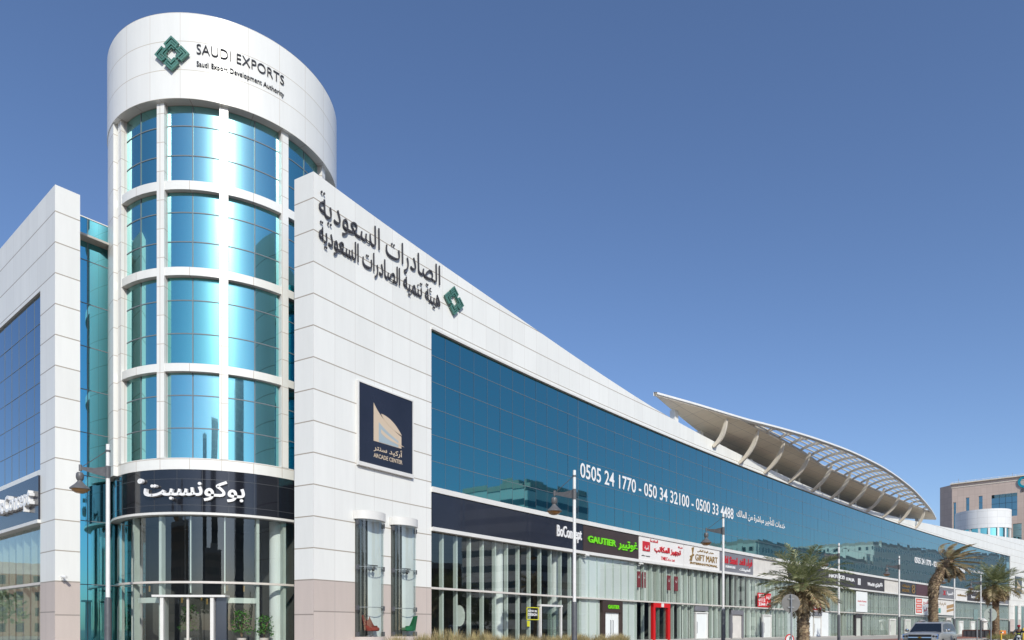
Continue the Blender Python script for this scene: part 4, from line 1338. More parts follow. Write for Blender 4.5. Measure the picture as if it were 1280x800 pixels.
sa, sb = s_of(1144), s_of(1161.2)
q = lambda u, v, d: fp(sa + u * (sb - sa), .03 + d, zat(1152.6, 768.5) + v * (zat(1152.6, 747.5) - zat(1152.6, 768.5)))
mb = MB()
for v in (.10, .39, .68): mb.prism([(.04, v), (.46, v), (.46, v + .25), (.04, v + .25)], q, 0, .01)
mb.build('block', M['orange_red'], o)
for v in (.16, .45, .74):
    mb = MB(); lettering(mb, '0500', .09, .41, v, v + .12, lambda u, v_, d: q(u, v_, d + .01), .01, .03); mb.build('lettering', M['letter_white'], o)
o = poster(1171.8, 1193, 749.5, 769, 'white_sign', 'wide pale poster with brown picture blocks right of the bent palm')
sa2, sb2 = s_of(1171.8), s_of(1193)
q = lambda u, v, d: fp(sa2 + u * (sb2 - sa2), .03 + d, zat(1182, 769) + v * (zat(1182, 749.5) - zat(1182, 769)))
for poly, mm in (([(.52, .40), (.97, .55), (.97, .78), (.52, .62)], 'tan_print'), ([(.52, .18), (.97, .33), (.97, .48), (.52, .34)], 'tan_print'), ([(.05, .12), (.17, .12), (.17, .42), (.05, .42)], 'teal_print')):
    mb = MB(); mb.prism(poly, q, 0, .01); mb.build('picture', plain(mm, (.42, .26, .12) if mm[1] == 'a' else (.08, .35, .33), .5), o)
put(o, q, [(arabic('تخفيضات'), .08, .48, .55, .85, 'letter_gold', .01, .02)])
M['dull_red'] = plain('dull_red_film', (.30, .05, .06), .6)
# small red marks in the upper window of the office shop
for i, px in enumerate((800.5, 807, 838, 847)):
    poster(px - 2.1, px + 2.1, 714 + (px - 800) * .14, 734 + (px - 800) * .10, 'dull_red', ('narrow red window strip, %s of four on the upper office shop window' % ('leftmost', 'second', 'third', 'rightmost')[i]), -.125,
           [(arabic('أمية'), .2, .8, .55, .8, 'letter_white', .005, .02)], 'red window strips')
# lime framed notice
sa, sb = s_of(659.5), s_of(674.5)
zz0, zz1 = zat(667, 775), zat(667, 759)
mb = MB()
for a, b, c, d in ((sa, sb, zz1 - .05, zz1), (sa, sb, zz0, zz0 + .05), (sa, sa + .05, zz0, zz1), (sb - .05, sb, zz0, zz1)): slab(mb, a, b, c, d, -.09, -.06)
o = tag(mb.build('window_notice', M['lime_yellow']), 'lime yellow square outline with white words on the dark shop window', 'notice')
q = lambda u, v, d: fp(sa + u * (sb - sa), -.085 + d, zz0 + v * (zz1 - zz0))
put(o, q, [('NEW IN', .14, .86, .60, .78, 'letter_white', .008, .02), ('DESIGN', .12, .88, .32, .52, 'letter_white', .008, .03)])
mb = MB(); slab(mb, sa + .05, sa + .32, zz0 - .42, zz0 - .06, -.09, -.07)
tag(mb.build('window_sticker', M['lime_yellow']), 'small lime yellow sticker below the square outline notice', 'sticker')
# green shop name over the brown door
sa, sb = s_of(758.5), s_of(772.5)
sign('door_lettering', 'small lime letters GAUTIER over the brown door surround', [('GAUTIER', sa, sb, 1.52, 1.80, fmap(.105), .03, .03, 0, 'letter_green')])
mb = MB(); s = s_of(826.5); slab(mb, s - .18, s + .18, 1.82, 2.12, .10, .16)
tag(mb.build('wall_light', M['ledge']), 'small white lamp box on the red door surround', 'wall light')
# round mirror shape inside the dark shop window
sc_ = s_of(582.5); mb = MB()
mb.prism([(sc_ + .48 * math.cos(R(k)), .78 + .60 * math.sin(R(k))) for k in range(0, 360, 15)], lambda u, v, d: fp(u, -.55 + d, v), 0, .04)
tag(mb.build('round_mirror', M['blind2']), 'pale round mirror inside the dark shop window left of the column', 'mirror')

# ================================================================== street lamps
def make_lamp():
    r = thing('street_lamp', '', 'street lamp')
    mb = MB(); mb.tube([(0, 0, 2.55), (0, 0, 8.9)], [.085, .075], 12); mb.build('pole', M['white_paint'], r, True)
    mb = MB(); mb.lathe([(.28, 0), (.28, .04), (.16, .08), (.135, .2), (.13, 2.45), (.10, 2.56), (.085, 2.58)], (0, 0, 0), 14); mb.build('base_sleeve', M['grey_paint'], r, True)
    mb = MB()
    xz = [(0.08, 7.55), (.55, 7.68), (1.12, 7.86), (1.12, 7.98), (.55, 7.92), (0.08, 7.98)]
    for y, fl in ((-.03, 0), (.03, 1)):
        f = [(x, y, z) for x, z in xz]; mb.face(f if not fl else f[::-1])
    for i in range(6):
        a, b = xz[i], xz[(i + 1) % 6]; mb.face([(a[0], -.03, a[1]), (a[0], .03, a[1]), (b[0], .03, b[1]), (b[0], -.03, b[1])])
    mb.lathe([(.10, 7.5), (.10, 8.0)], (0, 0, 0), 12)
    mb.tube([(1.14, 0, 7.80), (1.14, 0, 8.06)], .06, 8)
    mb.build('arm', M['lamp_grey'], r)
    mb = MB(); mb.tube([(.06, 0, 8.62), (1.05, 0, 7.99)], .014, 6); mb.lathe([(.095, 8.58), (.095, 8.66)], (0, 0, 0), 10); mb.build('stay_rod', M['lamp_grey'], r)
    mb = MB(); mb.lathe([(.01, 7.74), (.10, 7.74), (.14, 7.68), (.15, 7.55), (.13, 7.45), (.09, 7.40), (.10, 7.36), (.18, 7.26), (.29, 7.16), (.375, 7.08), (.375, 7.04), (.35, 7.035), (.25, 7.10), (.01, 7.12)], (1.16, 0, 0), 18)
    l = mb.build('lantern', M['lamp_grey'], r, True)
    mb = MB(); mb.lathe([(.335, 7.045), (.27, 6.95), (.15, 6.885), (.005, 6.87)], (1.16, 0, 0), 16); mb.build('lens', M['lamp_glass'], l, True)
    return r
lamp0 = make_lamp()
def gz(s, w): return zp(min(w, 11)) + EYE
spots = [(135, 28.2, 180, 'tall white street lamp in front of the left side of the round tower', 1),
         (718, 32.8, 143, 'white street lamp before the black shop sign with its lantern on the left', 1),
         (904, 45.0, 143, 'white street lamp before the grey shop sign with red script', 1),
         (1048.5, 60.4, 143, 'white street lamp just right of the nearest palm', 1),
         (1124, 71.0, 143, 'white street lamp left of the parked car roof', 1),
         (1193, 83.5, 143, 'white street lamp right of the bent palm', 1),
         (1226, 95.5, 143, 'thin white street lamp just left of the far palm trunk', 1),
         (1261.5, 106.5, 143, 'thin white street lamp at the far end of the blue glass', 1)]
first = True
for px, d, az, lab, _ in spots:
    o = lamp0 if first else copy_tree(lamp0)
    first = False
    o.location = ((px - 640) / 853.33 * d, d, EYE - 1.25)
    o.rotation_euler.z = R(az)
    tag(o, lab, 'street lamp', 'street lamps along the pavement')

# ================================================================== palms
def frond_mesh(mb, mbd, root, yaw, pitch, length, droop, rg, lw=.045, ll=.42, dense=30, wind=None, mi=0):
    """one feather leaf: a curved midrib with two rows of narrow leaflets"""
    dirv = Vector((math.cos(yaw) * math.cos(pitch), math.sin(yaw) * math.cos(pitch), math.sin(pitch)))
    pts = [Vector(root)]
    n = 12
    for i in range(n):
        t = i / n
        dd = dirv + Vector((0, 0, -droop * t * t * 1.6))
        if wind: dd += wind * (t ** 1.2)
        pts.append(pts[-1] + dd.normalized() * (length / n))
    mb.tube(pts, [.028 * (1 - i / (n + 1)) + .006 for i in range(n + 1)], 4, mi, False)
    for k in range(dense):
        t = .14 + .86 * (k + rg.random() * .5) / dense
        f = t * n; i = min(n - 1, int(f)); p = pts[i].lerp(pts[i + 1], f - i)
        ax = (pts[i + 1] - pts[i]).normalized()
        side = ax.cross(Vector((0, 0, 1)))
        if side.length < .05: side = Vector((1, 0, 0))
        side.normalize(); up = side.cross(ax)
        L = ll * (0.45 + 1.1 * math.sin(math.pi * min(1, t * .85 + .12))) * rg.uniform(.8, 1.15)
        for sg in (-1, 1):
            d = (side * sg * rg.uniform(.7, 1.0) + ax * rg.uniform(.55, .95) + up * rg.uniform(.05, .5) + Vector((0, 0, -.35 * rg.random()))).normalized()
            if wind: d = (d + wind * .8).normalized()
            e = p + d * L + Vector((0, 0, -.10 * L))
            m_ = p + d * L * .5
            wv = ax.cross(d); wv = (ax - d * ax.dot(d)).normalized() * lw / 2
            mb.face([p - wv * .6, m_ - wv, e, m_ + wv], None, mi + (1 if rg.random() < .35 else 0))
def palm(name, base, top, trunk_r, crown, ng, nd, label, seed, wind=None, tuft=True, skirt=.8, bend_at=None, shag=0, mats=('palm_green', 'palm_green2')):
    rg = random.Random(seed)
    base, top = Vector(base), Vector(top)
    r = thing(name, label, 'palm tree', base, 'date palms')
    # trunk: spiral of cut leaf bases
    H = (top - base).length
    mb = MB()
    pts, rad = [], []
    nn_ = int(H / .07)
    for i in range(nn_ + 1):
        t = i / nn_
        p = base.lerp(top, t)
        bend = (top - base); bend.z = 0
        p -= bend * ((t - t * t) * .85 if bend_at is None else (t if t < bend_at else t - ((t - bend_at) / (1 - bend_at)) ** 1.4))
        pts.append(p); rad.append(trunk_r * (1.0 + .10 * math.cos(t * 3)) * (1 + .25 * max(0, t - .75)) * (1 + (.35 * max(0, min(1, (t - .55) / .2)) * (1 - max(0, t - .8) * 3) if shag else 0)) * (1 + .05 * (-1) ** i))
    mb.tube(pts, rad, 14)
    for i in range(2, nn_ - 1):
        for k in range(7):
            a = (k + (i % 2) * .5 + i * .13) * 2 * math.pi / 7 + rg.uniform(-.15, .15)
            o_ = Vector((math.cos(a), math.sin(a), 0)); tn = Vector((-o_.y, o_.x, 0))
            rr = rad[i] * .95; p = pts[i] + o_ * rr
            h, w = rg.uniform(.10, .16), trunk_r * .36
            q = p + o_ * rg.uniform(.03, .075) + Vector((0, 0, h))
            mb.face([p - tn * w, p + tn * w, q + tn * w * .55, q - tn * w * .55], None, 1 if rg.random() < .5 else 0)
            mb.face([q - tn * w * .55, q + tn * w * .55, pts[i] + Vector((0, 0, h)) + o_ * rr * .9 + tn * w * .5, pts[i] + Vector((0, 0, h)) + o_ * rr * .9 - tn * w * .5], None, 1)
    for _ in range(shag):                                # old leaf stubs hanging off the upper trunk
        t = rg.uniform(.58, 1.0); i = int(t * nn_); a = rg.uniform(0, 6.283)
        o_ = Vector((math.cos(a), math.sin(a), 0)); tn = Vector((-o_.y, o_.x, 0)); p = pts[i] + o_ * rad[i] * .8
        q = p + o_ * rg.uniform(.1, .3) + Vector((0, 0, rg.uniform(-.35, .4)))
        mb.face([p - tn * .05, p + tn * .05, q + tn * .02, q - tn * .02], None, rg.choice((0, 1)))
    mb.build('trunk', [M['palm_bark'], M['palm_bark2']], r)
    tp_ = pts[-1]
    mb = MB()
    for k in range(ng):
        yaw = k * 2.39996 + rg.uniform(-.2, .2)
        u = (k + .5) / ng
        pitch = R(76 - 100 * u ** .75) + rg.uniform(-.1, .1)
        L = crown * rg.uniform(.82, 1.08) * (.85 + .15 * math.sin(math.pi * u))
        frond_mesh(mb, None, tp_ + Vector((math.cos(yaw) * .1, math.sin(yaw) * .1, .15 - .35 * u)), yaw, pitch, L, .34 + .30 * u, rg, lw=.021 * crown, ll=.17 * crown, dense=36, wind=wind, mi=2 if u > .74 else 0)
    mb.build('crown', [M[mats[0]], M[mats[1]], M['palm_olive'], M['palm_dead2']], r)
    if nd:
        mb = MB()
        for k in range(nd):
            yaw = k * 2.39996 + 1.0 + rg.uniform(-.3, .3)
            frond_mesh(mb, None, tp_ + Vector((math.cos(yaw) * .15, math.sin(yaw) * .15, -.35)), yaw, R(rg.uniform(-75, -12)), crown * rg.uniform(.5, .85) * skirt, 1.6, rg, lw=.018 * crown, ll=.12 * crown, dense=22, wind=wind * .6 if wind else None)
        mb.build('dead_fronds', [M['palm_dead'], M['palm_dead2']], r)
    return r
M['palm_bark'] = plain("palm_bark", (.24, .17, .11), .9, noise=5.0, var=.4)
M['palm_bark2'] = plain("palm_cut_leaf_base", (.42, .32, .20), .9, noise=5.0, var=.35)
M['palm_green'] = plain("palm_leaf", (.18, .20, .09), .45, noise=1.2, var=.3)
M['palm_green2'] = plain("palm_leaf_pale", (.33, .33, .16), .45, noise=1.2, var=.3)
def leafy(name, col, thru=.4, **k):
    m = plain(name, col, .5, **k); nt = m.node_tree; b = nt.nodes["Principled BSDF"]
    t = nd(nt, "ShaderNodeBsdfTranslucent"); t.inputs[0].default_value = (*[min(1, c * 1.3) for c in col], 1)
    mx = nd(nt, "ShaderNodeMixShader", Fac=thru); nt.links.new(b.outputs[0], mx.inputs[1]); nt.links.new(t.outputs[0], mx.inputs[2])
    nt.links.new(mx.outputs[0], nt.nodes["Material Output"].inputs[0]); return m
M['palm_green'] = leafy("palm_leaf", (.23, .26, .12), noise=1.2, var=.3)
M['palm_green2'] = leafy("palm_leaf_pale", (.42, .42, .23), noise=1.2, var=.3)
M['palm_dead'] = plain("dry_palm_leaf", (.30, .215, .12), .8, noise=2.0, var=.35)
M['palm_dead2'] = plain("dry_palm_leaf_pale", (.42, .33, .20), .8, noise=2.0, var=.3)
M['palm_olive'] = leafy('palm_leaf_olive', (.36, .31, .16), noise=1.5, var=.3)
def at(px, y, d): return Vector(((px - 640) / 853.33 * d, d, EYE + (787 - y) * d / 853.33))
palm('date_palm', (*at(1004, 0, 40).to_2d(), 0.0), at(1003.5, 729, 40), .31, 2.8, 40, 30, 'nearest date palm with green crown and brown skirt before the shops', 21)
palm('date_palm', (*at(1166.5, 0, 50).to_2d(), 0.0), at(1188, 701, 50), .29, 1.95, 26, 30, 'bent date palm behind the car with fronds blown to the right', 22, wind=Vector((1.9, -.5, .12)), bend_at=.68, shag=240, mats=('palm_dead', 'palm_green2'))
palm('date_palm', (*at(1245, 0, 102).to_2d(), 0.15), at(1244, 731, 102), .40, 4.5, 42, 46, 'far date palm on the traffic island with drooping brown skirt', 23)

# ================================================================== grasses and shrubs
def grass_clump(mb, c, r, h, n, rg):
    for _ in range(n):
        a, q = rg.uniform(0, 6.283), r * math.sqrt(rg.random())
        p = Vector((c[0] + q * math.cos(a) * .5, c[1] + q * math.sin(a) * .5, c[2]))
        l = Vector((math.cos(a), math.sin(a), 0)) * rg.uniform(.05, .5) * r * 1.4
        hh = h * rg.uniform(.55, 1.1); w = Vector((-math.sin(a), math.cos(a), 0)) * .009
        m_ = p + l * .35 + Vector((0, 0, hh * .62)); e = p + l + Vector((0, 0, hh))
        k = 0 if rg.random() < .68 else 1
        mb.face([p - w, p + w, m_ + w, m_ - w], None, k); mb.face([m_ - w, m_ + w, e], None, 0 if rg.random() < .8 else k)
rg = random.Random(31)
mb = MB()
s = 1.0
while s < 20.8:
    w = 4.2 + rg.uniform(-.25, .25)
    x = fp(s, w, zp(w))
    px = 640 + 853 * x.x / x.y
    k = 1.0 if 528 < px < 612 else .74 if px >= 612 else .85 if 480 < px else .5
    gap = (1, .85, .6, .95, .75)[int(s * 1.3) % 5]
    grass_clump(mb, x, .55, .93 * k * gap + .12, 190, rg)
    s += .42
tag(mb.build('ornamental_grass', [M['grass_a'], M['grass_b']]), 'low bed of dry ornamental grass in front of the nearest shop windows', 'grass', None, 'stuff')
mb = MB()
for i in range(60):
    a, k = rg.uniform(0, 6.283), .85 * math.sqrt(rg.random())
    x, y = isl(a, k); grass_clump(mb, (x, y, .16), .9, rg.uniform(.4, .95), 70, rg)
tag(mb.build('island_grass', [M['grass_b'], M['grass_a']]), 'yellow green grass tufts on the traffic island at the far palm', 'grass', None, 'stuff')

# ================================================================== road signs and posts
def round_sign_back(px, y, d, rad, label, az, mat='sign_back'):
    c = at(px, y, d)
    r = thing('road_sign', label, 'road sign', (c.x, c.y, 0), 'road signs')
    nrm = Vector((math.sin(R(az)), -math.cos(R(az)), 0)); tx = Vector((nrm.y * -1, nrm.x, 0))
    mb = MB()
    mb.prism([(rad * math.cos(R(k)), rad * math.sin(R(k))) for k in range(0, 360, 10)], lambda u, v, q: c + tx * u + Vector((0, 0, v)) + nrm * q, -.012, .0)
    mb.build('disc', M[mat], r)
    mb = MB(); mb.tube([(c.x, c.y, 0), (c.x, c.y, c.z + rad * .95)] if 1 else 0, .035, 8)
    for o_ in mb.v: pass
    mb.v = [tuple(Vector(v) + nrm * .05) for v in mb.v]
    mb.build('pole', M['galv'], r, True)
    mb = MB()
    for dz in (-.45, .45):
        p = c + Vector((0, 0, dz * rad)) + nrm * .03
        mb.obox(p - tx * .12 - Vector((0, 0, .02)) - nrm * .028, tx * .24, nrm * .04, Vector((0, 0, .04)))
    mb.build('bracket', M['galv'], r)
    return r
M['sign_back'] = plain("grey_sign_back", (.20, .195, .185), .5, metal=.3, noise=3.0, var=.1)
M['sign_back2'] = plain("pale_green_sign_back", (.36, .40, .36), .5, metal=.2, noise=3.0, var=.1)
M['galv'] = plain("galvanised_steel", (.36, .37, .38), .45, metal=.5, noise=6.0, var=.12)
round_sign_back(988.5, 754, 28, .38, 'grey back of a round road sign before the nearest palm', 0)
round_sign_back(1238, 768.5, 40, .39, 'pale back of a round road sign before the far palm trunk', 0, 'sign_back2')
# small red ringed sign
c = at(987, 799.5, 36)
r = thing('road_sign', 'low white round sign with red ring and black arrow', 'road sign', (c.x, c.y, 0), 'road signs')
dm = lambda rad, st=10: [(rad * math.cos(R(k)), rad * math.sin(R(k)) * 1.25) for k in range(0, 360, st)]
G = lambda u, v, d: c + Vector((u, -d, v))
mb = MB(); mb.prism(dm(.235), G, -.03, 0); mb.build('disc', M['red'], r)
mb = MB(); mb.prism(dm(.185), G, 0, .006); mb.build('face', M['white_paint'], r)
mb = MB(); bars(mb, [(.0, -.16, .0, .06), (.0, .06, .06, .11), (.06, .11, .06, .16), (-.03, .13, .05, .13)], .035, G, .006, .006)
mb.build('arrow', M['black'], r)
mb = MB(); mb.tube([(c.x, c.y + .05, 0), (c.x, c.y + .05, c.z + .2)], .035, 8); mb.build('pole', M['galv'], r, True)
# narrow rectangular sign
c = at(1220, 768, 42)
r = thing('road_sign', 'narrow upright green grey sign plate left of the round sign', 'road sign', (c.x, c.y, 0), 'road signs')
mb = MB(); mb.box((c.x - .02, c.y, c.z), (.24, .03, .62), 0); mb.build('plate', plain("green_grey_plate", (.20, .29, .28), .5, noise=3.0), r)
mb = MB(); mb.tube([(c.x + .1, c.y + .04, 0), (c.x + .1, c.y + .04, c.z + .3)], .035, 8); mb.build('pole', M['galv'], r, True)
# yellow bollards
for px, d, ytop, lab in ((1251.5, 62, 787.5, 'slim yellow marker post before the island shrubs'), (1279.3, 40, 785, 'yellow marker post at the right edge beside the motorcyclist')):
    c = at(px, ytop, d)
    r = thing('marker_post', lab, 'marker post', (c.x, c.y, 0), 'yellow marker posts')
    mb = MB(); mb.lathe([(.07, 0), (.06, .04), (.055, c.z - .04), (.03, c.z), (.004, c.z + .005)], (c.x, c.y, 0), 10); mb.build('post', M['yellow'], r, True)
    mb = MB(); mb.lathe([(.062, c.z - .28), (.062, c.z - .16)], (c.x, c.y, 0), 10); mb.build('reflective_band', M['black'], r)
# long dark skip with ribs and rusty ends
c = at(1221, 0, 104); z0 = .16
ht = R(42)
r = thing('skip_container', 'long dark open skip with rusty red ends near the far palm', 'skip', (c.x, c.y, z0))
ax = Vector((.82, -.57, 0)).normalized(); ay = Vector((-ax.y, ax.x, 0))
def sk(mb, u0, u1, v0, v1, a, b, mi=0): mb.obox(Vector((c.x, c.y, z0 + a)) + ax * u0 + ay * v0, ax * (u1 - u0), ay * (v1 - v0), Vector((0, 0, b - a)), mi)
rust = plain("rusty_red_steel", (.13, .045, .03), .8, noise=3.0, var=.35); dsk = plain("dark_skip_steel", (.05, .052, .06), .7, noise=2.0, var=.3)
mb = MB(); sk(mb, -1.7, 1.55, -.8, -.72, .12, 1.16); sk(mb, -1.7, 1.55, .72, .8, .12, 1.16); sk(mb, -1.7, 1.55, -.72, .72, .10, .18); mb.build('side_panel', dsk, r)
mb = MB(); sk(mb, -1.86, -1.7, -.85, .85, .1, 1.2); sk(mb, 1.55, 1.92, -.85, .85, .1, 1.2); sk(mb, -1.7, 1.55, -.86, -.74, 1.16, 1.26); sk(mb, -1.7, 1.55, .74, .86, 1.16, 1.26); mb.build('end_frame', rust, r)
mb = MB()
for u in (-1.2, -.65, -.1, .45, 1.0): sk(mb, u, u + .1, -.88, -.8, .12, 1.16)
mb.build('rib', dsk, r)
mb = MB()
for u in (-1.5, 1.2): sk(mb, u, u + .3, -.8, .8, 0, .1)
mb.build('skid', M['black'], r)
# orange barriers
for px, lab, wd in ((1240.5, 'orange plastic barrier left of the far palm trunk', .42), (1251.5, 'wider orange plastic barrier right of the far palm trunk', .66)):
    c = at(px, 0, 106)
    r = thing('traffic_barrier', lab, 'barrier', (c.x, c.y, .16), 'orange barriers')
    mb = MB()
    prof = [(-.32, 0), (.32, 0), (.30, .25), (.15, .55), (.12, 1.15), (-.12, 1.15), (-.15, .55), (-.30, .25)]
    mb.prism(prof, lambda u, v, d: Vector((c.x + d, c.y + u, .16 + v)), -wd, wd)
    mb.build('shell', M['orange'], r)
    mb = MB(); mb.box((c.x, c.y - .145, 1.0), (wd * .8, .02, .22)); mb.build('reflector', M['white_paint'], r)
c = at(1270.5, 0, 108)
r = thing('waste_bin', 'low brown yellow bin box beside the farthest lamp', 'waste bin', (c.x, c.y, .16))
mb = MB(); mb.box((c.x, c.y, .66), (1.9, 1.0, .85)); mb.build('body', plain("brown_yellow_steel", (.22, .15, .04), .7, noise=2.0, var=.3), r)
mb = MB(); mb.box((c.x, c.y, 1.12), (2.0, 1.1, .08)); mb.build('lid', dsk, r)
mb = MB()
for dx in (-.8, .8): mb.tube([(c.x + dx, c.y - .45, .26), (c.x + dx, c.y + .45, .26)], .1, 8)
mb.build('wheel', M['black'], r)
# pale machine with a domed top behind the skip
c = at(1230.3, 0, 110)
r = thing('light_tower', 'white domed machine with struts standing behind the dark skip', 'machine', (c.x, c.y, .16))
mb = MB(); mb.lathe([(.30, 2.5), (.62, 2.62), (.62, 2.8), (.5, 2.98), (.2, 3.08), (.01, 3.1)], (c.x, c.y, .16), 14); mb.build('dome', M['letter_white'], r, True)
mb = MB(); mb.box((c.x, c.y, 1.95), (.55, .5, 1.3)); mb.build('cabinet', M['white_paint'], r)
for sx in (-1, 1):
    mb = MB(); mb.tube([(c.x + sx * .3, c.y - .3, 2.5), (c.x + sx * .75, c.y - .3, 1.3)], .05, 6); mb.build('strut', M['galv'], r)
mb = MB(); mb.box((c.x, c.y, .75), (1.9, 1.2, 1.15)); mb.build('base', M['grey_paint'], r)

# ================================================================== wall cameras
def cctv(p, n, label):
    r = thing('wall_camera', label, 'camera', p, 'wall cameras')
    p = Vector(p); n = Vector(n).normalized()
    mb = MB(); mb.tube([p, p + n * .18 + Vector((0, 0, .02)), p + n * .22 + Vector((0, 0, .12))], .025, 6); mb.build('bracket', M['white_paint'], r)
    d = (n + Vector((.6, 0, -.25))).normalized()
    mb = MB(); mb.tube([p + n * .2 + Vector((0, 0, .16)) - d * .1, p + n * .2 + Vector((0, 0, .16)) + d * .24], [.06, .065], 10); mb.build('housing', M['white_paint'], r)
n_ = Vector((.76, -.65, 0))
cctv(le(.25, 2.24) + n_ * .01, n_, 'white camera on the narrow face of the left pier')
h = heading(s_of(729)); cctv(fp(s_of(729.5), .0, 5.0), (math.cos(h), -math.sin(h), 0), 'white camera under the ledge left of the brown sign')
h = heading(s_of(797)); cctv(fp(s_of(797.5), .0, 4.95), (math.cos(h), -math.sin(h), 0), 'white camera under the ledge right of the brown sign')

# ================================================================== shop window furniture
def wing_chair(sc_, w, z, rot, mat, label):
    p = fp(sc_, w, z)
    r = thing('wing_chair', label, 'armchair', (0, 0, 0), 'wing chairs in the bay windows')
    mb = MB()
    def top(a):
        k = abs(a) / 115.0
        return 1.12 - .10 * k if k < .42 else 1.078 - .52 * (k - .42) / .3 if k < .72 else .56 - .02 * (k - .72)
    def pt(a, t, rr):
        z_ = .30 + (top(a) - .30) * t
        lean = .12 * t
        return Vector((rr * (1 + .16 * t) * math.sin(R(a)) * 1.05, (rr * math.cos(R(a)) + lean) , z_))
    an = steps(-115, 115, 7.5)
    ts = [0, .2, .4, .6, .8, 1]
    mb.grid(lambda a, t: pt(a, t, .40), an, ts, 0, None, False)
    mb.grid(lambda a, t: pt(a, t, .34), an, ts, 0, None, True)
    mb.grid(lambda a, k: pt(a, 1, .40 - .06 * k), an, [0, 1], 0)
    for a in (-115, 115): mb.grid(lambda t, k: pt(a, t, .40 - .06 * k), ts, [0, 1], 0)
    mb.build('shell', M[mat], r, True)
    mb = MB(); mb.lathe([(.02, .28), (.30, .28), (.35, .33), (.35, .42), (.30, .47), (.02, .48)], (0, -.02, 0), 18); mb.build('seat_cushion', M[mat], r, True)
    mb = MB(); mb.tube([(0, 0, .05), (0, 0, .3)], .025, 8)
    mb.build('pedestal', M['steel'], r)
    for k in range(4):
        a = R(45 + 90 * k); mb = MB(); mb.tube([(0, 0, .09), (math.cos(a) * .3, math.sin(a) * .3, .012)], [.022, .012], 6); mb.build('leg', M['steel'], r)
    r.location = p; r.rotation_euler.z = rot; r.scale = (.92, .92, .92)
    return r
M['chair_red'] = plain("rust_red_fabric", (.20, .035, .022), .9, noise=20.0, var=.15)
M['chair_green'] = plain("emerald_fabric", (.01, .13, .05), .9, noise=20.0, var=.15)
wing_chair(BAYS[0][0] - .12, W_P + .40, -.33, R(72), 'chair_red', 'rust red wing armchair in the left bay window')
wing_chair(BAYS[1][0] + .02, W_P + .38, -.33, R(-70), 'chair_green', 'emerald green wing armchair in the right bay window')
# potted trees inside the tower entrance
def potted_tree(px, d, h, label, seed):
    rg = random.Random(seed); c = at(px, 0, d); z0 = Z_BASE + EYE + .03
    r = thing('potted_tree', label, 'plant', (c.x, c.y, z0), 'potted trees inside the tower shop')
    mb = MB(); mb.lathe([(.01, 0), (.17, 0), (.22, .42), (.2, .42), (.18, .36), (.01, .36)], (c.x, c.y, z0), 16); mb.build('pot', M['concrete'], r, True)
    mb = MB()
    for k in range(4):
        a = rg.uniform(0, 6.28); mb.tube([(c.x, c.y, z0 + .35), (c.x + .06 * math.cos(a), c.y + .06 * math.sin(a), z0 + h * .5), (c.x + .22 * math.cos(a), c.y + .22 * math.sin(a), z0 + h * .9)], [.022, .016, .008], 6)
    mb.build('stem', M['palm_bark'], r)
    mb = MB()
    for _ in range(420):
        a = rg.uniform(0, 6.28); t = rg.random(); q = .46 * math.sqrt(rg.random()) * (1.1 - .4 * t)
        p = Vector((c.x + q * math.cos(a), c.y + q * math.sin(a), z0 + h * (.38 + .62 * t)))
        d1 = Vector((rg.gauss(0, 1), rg.gauss(0, 1), rg.gauss(-.2, .5))).normalized() * .12
        d2 = d1.cross(Vector((rg.gauss(0, 1), rg.gauss(0, 1), 1))).normalized() * .035
        mb.face([p, p + d1 * .5 + d2, p + d1, p + d1 * .5 - d2])
    mb.build('foliage', plain("houseplant_leaf", (.045, .14, .022), .45, noise=3.0, var=.3), r)
potted_tree(236, 33.2, 2.0, 'potted tree with thin leaves behind the glass entrance door', 41)
potted_tree(302, 32.4, 1.75, 'potted tree right of the glass entrance door', 42)
potted_tree(330, 33.0, 1.5, 'low potted tree beside the pale round column in the tower shop', 43)
for i, (px, y, d) in enumerate(((187, 736, 33), (227.5, 750, 34), (252, 748, 33), (259, 752, 34.5), (284, 735, 33.3), (284.5, 751, 32.5), (305, 736, 34), (311, 752, 33))):
    c = at(px, y, d)
    r = thing('pendant_lamp', 'small brass tube pendant lamp in the tower shop', 'pendant lamp', (c.x, c.y, c.z), 'brass pendant lamps in the tower shop')
    mb = MB(); mb.tube([(c.x, c.y, c.z - .14), (c.x, c.y, c.z + .14)], .045, 8); mb.build('shade', M['letter_gold'], r)
    mb = MB(); mb.tube([(c.x, c.y, c.z + .14), (c.x, c.y, Z_S0 - .06 + EYE)], .006, 4); mb.build('cord', M['black'], r)

